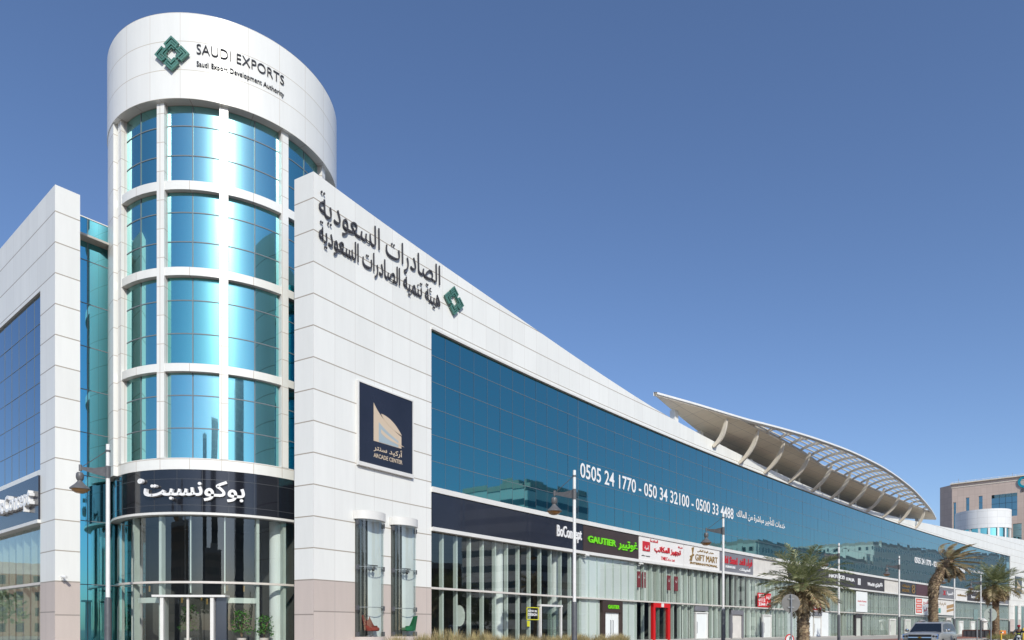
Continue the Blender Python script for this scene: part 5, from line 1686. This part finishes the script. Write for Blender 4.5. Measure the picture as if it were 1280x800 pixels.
# ================================================================== parked car
def make_suv():
    r = thing('suv', 'silver grey off-road car facing the viewer near the bent palm', 'car')
    paint = plain("silver_grey_car_paint", (.40, .395, .375), .32, metal=.2, coat=.6)
    glassm = plain("tinted_car_glass", (.012, .016, .02), .04, coat=1.0)
    def sec(x, hw, zb, zt, cr=.03):
        h = [(0, zb), (hw * .86, zb), (hw * .97, zb + .12), (hw, zb + .34), (hw, zt - .30), (hw * .985, zt - .14), (hw * .93, zt - .02), (hw * .55, zt + cr), (0, zt + cr * 1.2)]
        return [(x, y, z) for y, z in h] + [(x, -y, z) for y, z in h[-2:0:-1]]
    st = [(2.58, .80, .50, 1.06, .0), (2.54, .90, .42, 1.16, .01), (2.40, .965, .36, 1.21, .03), (1.9, .995, .34, 1.245, .045), (1.32, 1.0, .33, 1.29, .045), (1.1, 1.0, .33, 1.30, .03), (-1.2, 1.0, .33, 1.31, .02),
          (-2.3, .99, .34, 1.30, .02), (-2.5, .955, .40, 1.26, .01), (-2.56, .87, .46, 1.10, 0)]
    mb = MB(); S_ = [sec(*a) for a in st]; n = len(S_[0])
    mb.grid(lambda i, j: S_[i][j % n], list(range(len(S_))), list(range(n + 1)))
    mb.face(S_[0][::-1]); mb.face(S_[-1])
    mb.build('body', paint, r, True, True)
    ol = [(1.30, 1.27), (.52, 1.83), (.28, 1.90), (-1.1, 1.945), (-2.15, 1.90), (-2.42, 1.78), (-2.53, 1.27)]
    yy = lambda z: .945 - .215 * (z - 1.18) / .74
    mb = MB()
    for i in range(len(ol) - 1):
        a, b = ol[i], ol[i + 1]
        ya, yb = yy(a[1]), yy(b[1])
        mb.face([(a[0], -ya, a[1]), (a[0], ya, a[1]), (b[0], yb, b[1]), (b[0], -yb, b[1])])
    for sg in (-1, 1):
        f = [(x, sg * yy(z), z) for x, z in ol]; mb.face(f if sg < 0 else f[::-1])
    mb.build('cabin', paint, r, False, True)
    mb = MB()
    def on(a, b, t, k, off=.012):
        x, z = a[0] + (b[0] - a[0]) * t, a[1] + (b[1] - a[1]) * t
        return (x + off * .62, k * (yy(z) - .07), z + off * .78)
    mb.face([on(ol[0], ol[1], .05, -1), on(ol[0], ol[1], .05, 1), on(ol[0], ol[1], .97, 1), on(ol[0], ol[1], .97, -1)])
    mb.build('windscreen', glassm, r)
    for sg in (-1, 1):
        for poly in ([(1.02, 1.34), (.50, 1.72), (.30, 1.80), (-.32, 1.83), (-.32, 1.34)], [(-.42, 1.34), (-.42, 1.83), (-1.25, 1.83), (-1.25, 1.34)], [(-1.36, 1.34), (-1.36, 1.83), (-2.1, 1.79), (-2.36, 1.66), (-2.42, 1.36)]):
            mb = MB(); f = [(x, sg * (yy(z) + .008), z) for x, z in poly]; mb.face(f if sg < 0 else f[::-1]); mb.build('side_window', glassm, r)
        for xs in ((.98, -.36), (-.39, -1.3)):
            mb = MB(); f = [(xs[0], sg * 1.006, .5), (xs[1], sg * 1.006, .5), (xs[1], sg * 1.006, .93), (xs[0], sg * 1.006, .93)]; mb.face(f if sg > 0 else f[::-1]); o = mb.build('door', paint, r)
            mb = MB(); mb.box((xs[1] + .18, sg * 1.015, 1.0), (.2, .03, .035)); mb.build('handle', M['chrome'], o)
        mb = MB(); mb.lathe([(.01, -.09), (.10, -.07), (.12, 0), (.10, .08), (.01, .10)], (0, 0, 0), 12)
        mb.v = [(v[0] * .55 + .86, v[1] * 1.05 + sg * 1.10, v[2] + 1.40) for v in mb.v]; mb.build('wing_mirror', M['chrome'], r, True)
        mb = MB(); mb.tube([(.1, sg * .70, 1.965), (-.1, sg * .70, 1.99), (-1.9, sg * .70, 1.97), (-2.05, sg * .70, 1.93)], .022, 6); mb.build('roof_rail', M['black'], r)
        mb = MB(); mb.obox((2.36, sg * .77 - .17, .93), (.205, 0, -.02), (0, .34, 0), (-.05, 0, .26)); h = mb.build('headlight', M['chrome'], r)
        mb = MB(); mb.lathe([(.075, 0), (.05, .01), (.01, .015)], (0, 0, 0), 12); mb.v = [(2.573 - .0 + v[2], sg * .70 + v[0], 1.04 + v[1]) for v in mb.v]; mb.build('lamp', M['black'], h)
        mb = MB(); mb.lathe([(.055, 0), (.03, .01), (.01, .015)], (0, 0, 0), 12); mb.v = [(2.573 + v[2], sg * .85 + v[0], 1.04 + v[1]) for v in mb.v]; mb.build('turn_lamp', M['black'], h)
        for x in (1.62, -1.42):
            mb = MB(); prof = [(.25, -.12), (.36, -.13), (.40, -.09), (.40, .09), (.36, .13), (.25, .12)]
            mb.lathe(prof, (0, 0, 0), 22); mb.v = [(x + v[0], sg * .90 + v[2], .40 + v[1]) for v in mb.v]; w = mb.build('wheel', M['black'], r, True)
            mb = MB(); mb.lathe([(.25, .10), (.22, .07), (.06, .10), (.01, .11)], (0, 0, 0), 20); mb.v = [(x + v[0], sg * (.90 + v[2] + .02), .40 + v[1]) for v in mb.v]; mb.build('rim', M['chrome'], w, True)
            mb = MB(); mb.prism([(x + .50 * math.cos(R(k)), .42 + .50 * math.sin(R(k))) for k in range(0, 181, 12)], lambda u, v, d: (u, sg * (1.002 + d), v), -.02, .006); mb.build('wheel_arch', M['black'], r)
    mb = MB(); mb.obox((2.50, -.60, .76), (.115, 0, 0), (0, 1.2, 0), (-.02, 0, .39)); g = mb.build('grille', M['black'], r)
    mb = MB(); mb.obox((2.56, -.60, .95), (.075, 0, 0), (0, 1.2, 0), (-.005, 0, .06)); mb.build('chrome_bar', M['chrome'], g)
    mb = MB()
    for a in ((-.11, .11, .96, 1.0), (-.05, .05, .94, 1.02)): mb.obox((2.628, a[0], a[2]), (.02, 0, 0), (0, a[1] - a[0], 0), (0, 0, a[3] - a[2]))
    mb.build('badge', plain("gold_badge", (.6, .36, .05), .3, metal=.6), g)
    mb = MB(); mb.obox((2.46, -.93, .42), (.20, .06, 0), (0, 1.74, 0), (0, 0, .25)); mb.build('bumper', paint, r)
    mb = MB(); mb.box((2.675, 0, .56), (.012, .52, .12)); mb.build('number_plate', M['white_paint'], r)
    return r
suv = make_suv()
fd = Vector((-.69, -.73, 0)).normalized()
fc = at(1150, 0, 40.6)
suv.location = (fc.x - fd.x * 2.55, fc.y - fd.y * 2.55, 0.0)
suv.rotation_euler.z = math.atan2(fd.y, fd.x)

# ================================================================== motorcyclist
mc = at(1273.5, 0, 54.0); mz = .0
fm = Vector((-.62, -.785, 0)).normalized(); rm = Vector((-fm.y, fm.x, 0))     # forward and its left
def mp(f, l, z): return Vector((mc.x, mc.y, mz + z)) + fm * f + rm * l
r = thing('motorcycle', 'small dark motorcycle coming forward at the right edge', 'motorcycle', (mc.x, mc.y, mz))
for f in (.68, -.62):
    mb = MB(); n = 24
    mb.tube([mp(f + .28 * math.cos(2 * math.pi * k / n), 0, .31 + .28 * math.sin(2 * math.pi * k / n)) for k in range(n + 1)], .055, 8); w = mb.build('wheel', M['black'], r, True)
    mb = MB()
    for k in range(6):
        a = k * math.pi / 3; mb.tube([mp(f, 0, .31), mp(f + .26 * math.cos(a), 0, .31 + .26 * math.sin(a))], .014, 4)
    mb.build('rim', M['steel'], w)
for l in (-.09, .09):
    mb = MB(); mb.tube([mp(.68, l, .31), mp(.46, l, .98)], .03, 8); mb.build('fork', M['steel'], r)
mb = MB(); mb.tube([mp(.40, 0, .78), mp(.15, 0, .86), mp(-.12, 0, .80)], [.10, .17, .12], 12); mb.build('fuel_tank', M['grey_paint'], r, True)
mb = MB(); mb.tube([mp(-.10, 0, .80), mp(-.45, 0, .82), mp(-.80, 0, .86)], [.12, .15, .11], 12); mb.build('seat', M['black'], r, True)
mb = MB(); mb.tube([mp(.25, 0, .40), mp(-.12, 0, .42)], [.2, .2], 10); mb.build('engine', M['steel'], r)
mb = MB(); mb.tube([mp(.36, -.36, 1.06), mp(.48, -.12, 1.0), mp(.48, .12, 1.0), mp(.36, .36, 1.06)], .018, 8); mb.build('handlebar', M['black'], r)
mb = MB(); mb.tube([mp(.50, 0, .92), mp(.62, 0, .92)], [.10, .085], 14); mb.build('headlight', M['white_paint'], r, True)
mb = MB(); mb.tube([mp(.95, 0, .60), mp(.68, 0, .66), mp(.42, 0, .60)], [.05, .06, .05], 8); mb.build('mudguard', M['grey_paint'], r, True)
mb = MB(); mb.box(mp(-.78, 0, 1.08), (.42, .42, .38), math.atan2(fm.y, fm.x)); mb.build('delivery_box', M['white_paint'], r)
for l in (-.42, .42):
    mb = MB(); mb.tube([mp(.38, l * .8, 1.06), mp(.36, l, 1.22), mp(.36, l * 1.2, 1.24)], [.01, .01, .045], 6); mb.build('mirror', M['black'], r)

def skin_body(name, joints, bones, mats, parent=None):
    me = bpy.data.meshes.new(name)
    ks = list(joints)
    me.from_pydata([tuple(joints[k][0]) for k in ks], [(ks.index(a), ks.index(b)) for a, b in bones], [])
    o = bpy.data.objects.new(name, me); COL.objects.link(o)
    sk_ = o.modifiers.new("skin", 'SKIN'); sk_.use_smooth_shade = True
    for i, k in enumerate(ks):
        d = me.skin_vertices[0].data[i]; d.radius = joints[k][1]; d.use_root = (i == 0)
    ss_ = o.modifiers.new("sub", 'SUBSURF'); ss_.levels = 2; ss_.render_levels = 2
    dg = bpy.context.evaluated_depsgraph_get()
    m2 = bpy.data.meshes.new_from_object(o.evaluated_get(dg))
    o.modifiers.clear(); o.data = m2
    m2.materials.clear()
    for m in mats: m2.materials.append(m)
    if parent:
        o.parent = parent; o.matrix_parent_inverse = Matrix.Translation(-wloc(parent))
    return o
J = {'pelvis': (mp(-.22, 0, .92), (.15, .13)), 'waist': (mp(-.19, 0, 1.10), (.14, .115)), 'chest': (mp(-.12, 0, 1.32), (.165, .12)), 'neck': (mp(-.08, 0, 1.49), (.06, .06)),
     'chin': (mp(-.05, 0, 1.57), (.075, .085)), 'head': (mp(-.055, 0, 1.68), (.085, .105)), 'crown': (mp(-.06, 0, 1.76), (.06, .07))}
BN = [('pelvis', 'waist'), ('waist', 'chest'), ('chest', 'neck'), ('neck', 'chin'), ('chin', 'head'), ('head', 'crown')]
for sg, nm in ((-1, 'a'), (1, 'b')):
    J.update({'sh' + nm: (mp(-.10, sg * .20, 1.42), (.075, .07)), 'el' + nm: (mp(.10, sg * .34, 1.20), (.052, .05)), 'wr' + nm: (mp(.31, sg * .33, 1.09), (.034, .032)), 'ha' + nm: (mp(.37, sg * .31, 1.075), (.04, .035)),
              'hp' + nm: (mp(-.16, sg * .12, .90), (.10, .095)), 'kn' + nm: (mp(.22, sg * .24, .76), (.075, .07)), 'an' + nm: (mp(.05, sg * .22, .36), (.045, .045)), 'to' + nm: (mp(.22, sg * .23, .31), (.04, .035))})
    BN += [('chest', 'sh' + nm), ('sh' + nm, 'el' + nm), ('el' + nm, 'wr' + nm), ('wr' + nm, 'ha' + nm), ('pelvis', 'hp' + nm), ('hp' + nm, 'kn' + nm), ('kn' + nm, 'an' + nm), ('an' + nm, 'to' + nm)]
pr = thing('person', 'rider in dark jacket and red cap astride the motorcycle', 'person', tuple(mp(-.2, 0, .8)))
skin = plain("skin", (.22, .12, .075), .6)
body = skin_body('body', J, BN, [skin], pr)
cl = M['jacket'] = plain("dark_grey_jacket", (.055, .058, .07), .85, noise=8.0, var=.25)
tr = plain("grey_trousers", (.16, .16, .17), .85, noise=8.0, var=.2)
# clothes: a second, slightly larger skin over trunk, arms and legs
def inflate(keys, k): return {a: (J[a][0], (J[a][1][0] * k + .008, J[a][1][1] * k + .008)) for a in keys}
ck = ['waist', 'chest', 'neck', 'sha', 'shb', 'ela', 'elb', 'wra', 'wrb']
jj = inflate(ck, 1.06); jj['neck'] = (mp(-.085, 0, 1.46), (.07, .07)); jj['waist'] = (mp(-.2, 0, 1.0), (.165, .14))
skin_body('jacket', jj, [b for b in BN if b[0] in ck and b[1] in ck], [cl], pr)
tk = ['pelvis', 'hpa', 'hpb', 'kna', 'knb', 'ana', 'anb']
skin_body('trousers', inflate(tk, 1.06), [b for b in BN if b[0] in tk and b[1] in tk], [tr], pr)
mb = MB(); hc = mp(-.06, 0, 1.70)
mb.lathe([(.112, -.01), (.118, .03), (.105, .09), (.06, .125), (.005, .135)], hc, 16)
mb.grid(lambda a, k: hc + fm * (.10 + .10 * k) * math.cos(a) + rm * (.10 + .02 * k) * math.sin(a) + Vector((0, 0, .0 - .03 * k)), [R(x) for x in range(-70, 71, 14)], [0, 1])
mb.build('cap', plain("red_cap", (.32, .02, .03), .8), pr, True)
mb = MB()
for l in (-.036, .036): mb.lathe([(.002, -.012), (.014, 0), (.002, .012)], mp(.028, l, 1.665), 8)
mb.build('eye', M['black'], pr)
mb = MB(); mb.tube([mp(.035, 0, 1.66), mp(.062, 0, 1.62), mp(.04, 0, 1.605)], [.012, .02, .014], 6); mb.build('nose', skin, pr, True)
for z, lab in ((1.12, 'vest_band'),):
    mb = MB(); mb.lathe([(.205, -.04), (.212, 0), (.205, .04)], mp(-.19, 0, z) + Vector((0, 0, .0)), 18)
    mb.v = [tuple(mp(-.19, 0, 0) + (Vector(v) - mp(-.19, 0, 0)) * .86 + Vector((0, 0, .14 * z))) for v in mb.v]
    mb.build('reflective_band', plain("lime_band", (.45, .55, .03), .6), pr, True)
for sg in (-1, 1):
    mb = MB()
    for k in range(4):
        b0 = mp(.38, sg * (.285 + .022 * k), 1.085)
        mb.tube([b0, b0 + fm * .045 + Vector((0, 0, .012)), b0 + fm * .06 + Vector((0, 0, -.028)), b0 + fm * .03 + Vector((0, 0, -.045))], [.011, .011, .010, .008], 6)
    b0 = mp(.36, sg * .275, 1.07); mb.tube([b0, b0 + fm * .03 - rm * sg * .03, b0 + fm * .06 - rm * sg * .02 + Vector((0, 0, -.02))], [.012, .011, .009], 6)
    mb.build('hand', skin, pr, True)

# ================================================================== far beige office building on the right
O = Vector((137.4, 213.2)); OD = Vector((.747, -.664)); ON = Vector((-.664, -.747))
def op(u, w, z): 
    p = O + OD * u + ON * w
    return Vector((p.x, p.y, z + EYE))
def ou(px):
    k = (px - 640) / 853.33
    return (k * O.y - O.x) / (OD.x - k * OD.y)
def oz(px, y): return (787 - y) * (O + OD * ou(px)).y / 853.33
M['beige_stone'] = panelled("pinkish_beige_stone", (.53, .425, .365), 1.5, 1.8, 0, 0, .07, .07, (.43, .34, .29), (.43, .34, .29), .7, var=.05, streak=.06)
M['office_glass'] = mirror_glass("blue_green_office_glass", (.16, .30, .34), .04)
OB = thing('office_building', 'pinkish beige stone office block with round white drum behind the arcade', 'building', (O.x, O.y, 0))
ZR = 45.2
wins = [(1207.3, 1211.6, 622, 638.5), (1223.3, 1228.2, 620, 636.5)]
def wall_with_holes(mb, u0, u1, z0, z1, holes):
    us = sorted({u0, u1, *[h[0] for h in holes], *[h[1] for h in holes]}); zs = sorted({z0, z1, *[h[2] for h in holes], *[h[3] for h in holes]})
    for a, b in zip(us, us[1:]):
        for c_, d in zip(zs, zs[1:]):
            if any(h[0] <= a and b <= h[1] and h[2] <= c_ and d <= h[3] for h in holes): continue
            mb.face([op(a, 0, c_), op(b, 0, c_), op(b, 0, d), op(a, 0, d)], [(a, c_), (b, c_), (b, d), (a, d)])
HS = [(ou(a), ou(b), oz((a + b) / 2, d), oz((a + b) / 2, c_)) for a, b, c_, d in wins]
HS.append((ou(1239.5), ou(1271.5), oz(1255, 646), oz(1255, 617.5)))
HS.append((ou(1191.8), ou(1195), -1, oz(1193, 628)))
HS.append((ou(1266), ou(1277), -1, oz(1271, 654.5)))
mb = MB(); wall_with_holes(mb, 0, 28, -1.4, ZR, HS)
ch = Vector((-.22, .975))
def oc(t, z): return Vector((O.x + ch.x * t, O.y + ch.y * t, z + EYE))
mb.face([oc(4.5, -1.4), oc(0, -1.4), oc(0, ZR), oc(4.5, ZR)], [(-4.5, -1.4), (0, -1.4), (0, ZR), (-4.5, ZR)])
e1 = oc(4.5, 0)
mb.face([(e1.x + 30, e1.y + 36, 0), (e1.x, e1.y, 0), (e1.x, e1.y, ZR + EYE), (e1.x + 30, e1.y + 36, ZR + EYE)], [(0, 0), (46, 0), (46, 46), (0, 46)])
a, b, c_, d = op(28, 0, 0), op(28, -50, 0), op(0, -50, 0), e1
mb.face([(q_.x, q_.y, ZR + EYE - .3) for q_ in (op(0, 0, 0), a, b, c_, d)])
mb.face([op(28, 0, -1.4), op(28, -50, -1.4), op(28, -50, ZR), op(28, 0, ZR)], [(0, 0), (50, 0), (50, 45), (0, 45)])
mb.build('wall', M['beige_stone'], OB)
for i, h in enumerate(HS):
    dp = 3.2 if i == 2 else .5
    mb = MB(); mb.face([op(h[0], -dp, h[2]), op(h[1], -dp, h[2]), op(h[1], -dp, h[3]), op(h[0], -dp, h[3])], [(h[0], h[2]), (h[1], h[2]), (h[1], h[3]), (h[0], h[3])])
    o = mb.build('window', M['office_glass'], OB)
    mb = MB()
    for a, b in (((h[0], h[2]), (h[0], h[3])), ((h[1], h[3]), (h[1], h[2])), ((h[0], h[3]), (h[1], h[3])), ((h[1], h[2]), (h[0], h[2]))):
        mb.face([op(a[0], 0, a[1]), op(a[0], -dp, a[1]), op(b[0], -dp, b[1]), op(b[0], 0, b[1])], [(0, 0), (dp, 0), (dp, 9), (0, 9)])
    mb.build('reveal', M['beige_stone'] if i != 2 else M['office_glass'], o)
    mb = MB()
    nu, nz = max(1, int((h[1] - h[0]) / 1.5)), max(1, int((h[3] - h[2]) / 1.8))
    for k in range(1, nu):
        u = h[0] + (h[1] - h[0]) * k / nu; mb.obox(op(u - .04, -dp, h[2]), op(u + .04, -dp, h[2]) - op(u - .04, -dp, h[2]), Vector((*ON * .06, 0)), Vector((0, 0, h[3] - h[2])))
    for k in range(1, nz):
        z = h[2] + (h[3] - h[2]) * k / nz; mb.obox(op(h[0], -dp, z - .04), op(h[1], -dp, z) - op(h[0], -dp, z), Vector((*ON * .06, 0)), Vector((0, 0, .08)))
    if mb.v: mb.build('glazing_bar', M['joint'], o)
mb = MB()
mb.obox(op(-.4, -.5, ZR), op(28, -.5, ZR) - op(-.4, -.5, ZR), Vector((*ON * 1.1, 0)), Vector((0, 0, .35)))
mb.obox(op(-.2, -.5, ZR - 1.1), op(28, -.5, ZR - 1.1) - op(-.2, -.5, ZR - 1.1), Vector((*ON * .62, 0)), Vector((0, 0, .2)))
mb.build('cornice', M['beige'], OB)
mb = MB()
mb.obox(op(-.4, -.6, ZR + .35), op(28, -.6, 0) - op(-.4, -.6, 0), Vector((*ON * .05, 0)), Vector((0, 0, .06)))
for k in range(0, 28, 2): mb.obox(op(k, -.6, ZR + .35), Vector((*OD * .06, 0)), Vector((*ON * .06, 0)), Vector((0, 0, .5)))
mb.obox(op(-.4, -.6, ZR + .85), op(28, -.6, 0) - op(-.4, -.6, 0), Vector((*ON * .06, 0)), Vector((0, 0, .07)))
mb.build('roof_railing', M['white_paint'], OB)
for px, hh in ((1197.5, 1.8), (1206, 1.1), (1265, 1.6)):
    u = ou(px); mb = MB(); mb.tube([op(u, -1, ZR), op(u, -1, ZR + hh)], .06, 6); mb.build('mast', M['galv'], OB)
# teal ring emblem and letters, running out of the picture
uc = ou(1281.5); zc_ = oz(1280, 602.5)
mb = MB()
mb.grid(lambda a, k: op(uc + (1.75 - .62 * k) * math.cos(a), .35, zc_ + (1.75 - .62 * k) * math.sin(a)), [R(x) for x in range(40, 321, 10)], [0, 1])
for rr, fl in ((1.75, 0), (1.13, 1)):
    mb.grid(lambda a, k: op(uc + rr * math.cos(a), .05 + .3 * k, zc_ + rr * math.sin(a)), [R(x) for x in range(40, 321, 10)], [0, 1], 0, None, bool(fl))
tag(mb.build('emblem', plain("teal_emblem", (.0, .26, .36), .4)), 'teal open ring emblem on the beige office block', 'emblem')
mb = MB(); lettering(mb, 'LY', ou(1277.2), ou(1285), zc_ - 2.75, zc_ - 1.95, lambda u, v, d: op(u, .05 + d, v), .2, .03)
tag(mb.build('letter_sign', M['letter_dark']), 'dark letters under the teal ring on the beige office block', 'sign')
# the drum
DC = Vector((136.2, 197.5)); DR = 6.75
da = math.atan2(-DC.y, -DC.x)
def dpnt(a, rr, z): return Vector((DC.x + rr * math.cos(a), DC.y + rr * math.sin(a), z + EYE))
fa = steps(0, 2 * math.pi, math.pi / 36)
mb = MB()
mb.grid(lambda a, z: dpnt(a, DR, z), fa, [28.6, 33.9], 0, lambda a, z: (a * DR, z)); mb.grid(lambda a, rr: dpnt(a, rr, 33.9), fa, [.01, DR], 0, None, True); mb.grid(lambda a, rr: dpnt(a, rr, 28.6), fa, [DR - .6, DR], 0)
dr = mb.build('drum', panelled("white_drum_panels", (.74, .74, .73), 2.4, 1.75, 0, 0, .06, .06, (.5, .5, .48), (.55, .55, .53), .5), OB, True)
mb = MB(); mb.grid(lambda a, z: dpnt(a, DR - .4, z), fa, [-1, 28.6], 0, lambda a, z: (a * DR, z)); mb.build('drum_window', M['teal'], dr, 'all')
for k in range(18):
    a0 = 2 * math.pi * k / 18 + .1; mb = MB()
    mb.grid(lambda a, z: dpnt(a, DR - .1, z), [a0, a0 + .04, a0 + .08], [-1, 28.6], 0)
    for a, fl in ((a0, 1), (a0 + .08, 0)): mb.grid(lambda q_, z: dpnt(a, DR - .4 + .3 * q_, z), [0, 1], [-1, 28.6], 0, None, bool(fl))
    mb.build('drum_column', M['white_paint'], dr)
mb = MB(); mb.grid(lambda a, k: dpnt(a, DR, 23 + .8 * k), fa, [0, 1]); mb.build('drum_band', M['white_paint'], dr, True)

# ================================================================== buildings across the street, seen as reflections in the glass
def facade_mat(name, wall, glass, pu, pv, u0, u1, v0, v1, rough=.6):
    m, nt, b = new_mat(name)
    uv = nd(nt, "ShaderNodeUVMap"); sp = nd(nt, "ShaderNodeSeparateXYZ"); nt.links.new(uv.outputs[0], sp.inputs[0])
    u = mth(nt, 'DIVIDE', mth(nt, 'ADD', sp.outputs[0], 1000 * pu), pu); v = mth(nt, 'DIVIDE', mth(nt, 'ADD', sp.outputs[1], 1000 * pv), pv)
    fu, fv = mth(nt, 'FRACT', u), mth(nt, 'FRACT', v)
    w = mth(nt, 'MULTIPLY', mth(nt, 'MULTIPLY', mth(nt, 'GREATER_THAN', fu, u0), mth(nt, 'LESS_THAN', fu, u1)), mth(nt, 'MULTIPLY', mth(nt, 'GREATER_THAN', fv, v0), mth(nt, 'LESS_THAN', fv, v1)))
    cell = nd(nt, "ShaderNodeCombineXYZ"); nt.links.new(mth(nt, 'FLOOR', u), cell.inputs[0]); nt.links.new(mth(nt, 'FLOOR', v), cell.inputs[1])
    wz = nd(nt, "ShaderNodeTexWhiteNoise", _noise_dimensions='2D'); nt.links.new(cell.outputs[0], wz.inputs["Vector"])
    g = mixc(nt, 1.0, glass, mth(nt, 'MULTIPLY_ADD', wz.outputs[0], 1.2, .4), 'MULTIPLY')
    nt.links.new(mixc(nt, w, wall, g), b.inputs["Base Color"])
    nt.links.new(mth(nt, 'MULTIPLY_ADD', w, .1 - rough, rough), b.inputs["Roughness"])
    return m
FM = {'grey_green': facade_mat("grey_green_block", (.80, .80, .72), (.05, .07, .09), 2.6, 3.6, .28, .72, .35, .7), 'white_bands': facade_mat("white_banded_block", (.72, .74, .74), (.06, .10, .13), 60, 3.4, -.1, 1.1, .05, .45),
      'brown': facade_mat("brown_stone_block", (.30, .20, .14), (.04, .05, .06), 3.2, 3.6, .3, .7, .25, .8), 'dark': facade_mat("dark_glass_block", (.10, .12, .14), (.03, .05, .07), 2.4, 3.4, .1, .9, .2, .95), 'sandy': facade_mat("sandy_block", (.45, .36, .27), (.05, .06, .07), 3.0, 3.4, .3, .7, .3, .75)}
def block(label, cx, cy, w, d, h, rz, mat, top=None, name='city_block'):
    r = thing(name, label, 'building', (cx, cy, 0))
    mb = MB(); ca, sa = math.cos(rz), math.sin(rz)
    def q(x, y, z): return Vector((cx + x * ca - y * sa, cy + x * sa + y * ca, z))
    cs = [(-w / 2, -d / 2), (w / 2, -d / 2), (w / 2, d / 2), (-w / 2, d / 2)]
    for i in range(4):
        a, b = cs[i], cs[(i + 1) % 4]; L = math.hypot(b[0] - a[0], b[1] - a[1])
        mb.face([q(*a, 0), q(*b, 0), q(*b, h), q(*a, h)], [(0, 0), (L, 0), (L, h), (0, h)])
    mb.face([q(*c, h) for c in cs]); mb.build('wall', FM[mat], r)
    mb = MB()
    for i in range(4):
        a, b = cs[i], cs[(i + 1) % 4]; mb.obox(q(a[0] * 1.0, a[1] * 1.0, h), q(*b, h) - q(*a, h), (q(0, 0, h) - q(*a, h)).normalized() * .4, Vector((0, 0, 1.1)))
    mb.build('parapet', M['concrete'] if not top else M[top], r)
    mb = MB(); mb.obox(q(-w * .2, -d * .2, h), q(w * .15, -d * .2, h) - q(-w * .2, -d * .2, h), q(-w * .2, d * .1, h) - q(-w * .2, -d * .2, h), Vector((0, 0, 3.2))); mb.build('roof_plant', M['concrete'], r)
    return r
block('white banded block across the street reflected left in the blue glass', 108, 65, 15, 12, 31, R(48), 'white_bands')
block('long pale block across the street reflected low in the middle of the blue glass', 177.5, 136.5, 82, 22, 25, R(41.8), 'grey_green')
block('taller pale block across the street reflected at the far end of the blue glass', 239, 191.5, 82, 22, 32, R(41.8), 'grey_green')
block('dark glass tower across the street reflected beside the long block', 108, 88, 18, 14, 15, R(50), 'dark')
block('low brown block across the street reflected in the near shop windows', 92, 38, 26, 14, 13, R(75), 'brown')
block('low sandy block across the street reflected in the black shop sign', 70, 12, 24, 16, 16, R(60), 'sandy')
block('dark tower behind the viewer reflected right in the tower glass', 70, -95, 22, 20, 62, R(20), 'dark')
block('tall dark tower behind the viewer reflected in the tower shop window', 18, -215, 22, 22, 78, R(5), 'dark')
block('slim dark tower behind the viewer reflected in the tower shop window', -22, -190, 15, 16, 66, R(0), 'dark')
block('brown block behind the viewer on the left of the street', -75, -80, 40, 24, 22, R(-20), 'brown')
block('sandy block behind the viewer reflected low in the tower glass', 5, -120, 46, 18, 20, R(3), 'sandy')
block('brown block left of the street reflected in the side wing', -170, 104, 60, 26, 14, R(62), 'brown')
for i, (x, y, s_) in enumerate(((-10, -38, 1.0), (6, -42, 1.2), (20, -36, .9), (-34, -30, 1.1), (44, -22, 1.0), (60, 44, 1.0), (70, 52, 1.1), (-66, 56, 1.1))):
    rg = random.Random(100 + i)
    r = thing('street_tree', ['bushy dark street tree across the road behind the viewer', 'bushy dark street tree beside the far carriageway', 'bushy dark street tree left of the side wing'][0 if i < 5 else 1 if i < 7 else 2], 'tree', (x, y, 0), 'street trees across the road')
    mb = MB(); mb.tube([(x, y, 0), (x + .1, y, 2.2 * s_), (x - .1, y + .1, 4.0 * s_)], [.2, .15, .08], 8); mb.build('trunk', M['palm_bark'], r)
    mb = MB()
    cl_ = [(Vector((x + rg.gauss(0, 1.1), y + rg.gauss(0, 1.1), 4.2 * s_ + rg.gauss(0, .9))), rg.uniform(.7, 1.3)) for _ in range(14)]
    for c_, q_ in cl_:
        for _ in range(70):
            v = Vector((rg.gauss(0, 1), rg.gauss(0, 1), rg.gauss(0, 1))).normalized(); p = c_ + v * q_ * rg.uniform(.6, 1.05)
            a = Vector((rg.gauss(0, 1), rg.gauss(0, 1), rg.gauss(0, 1))).normalized() * .28; b = a.cross(v).normalized() * .14
            mb.face([p - a, p + b, p + a, p - b])
    mb.build('crown', M['palm_green'], r)
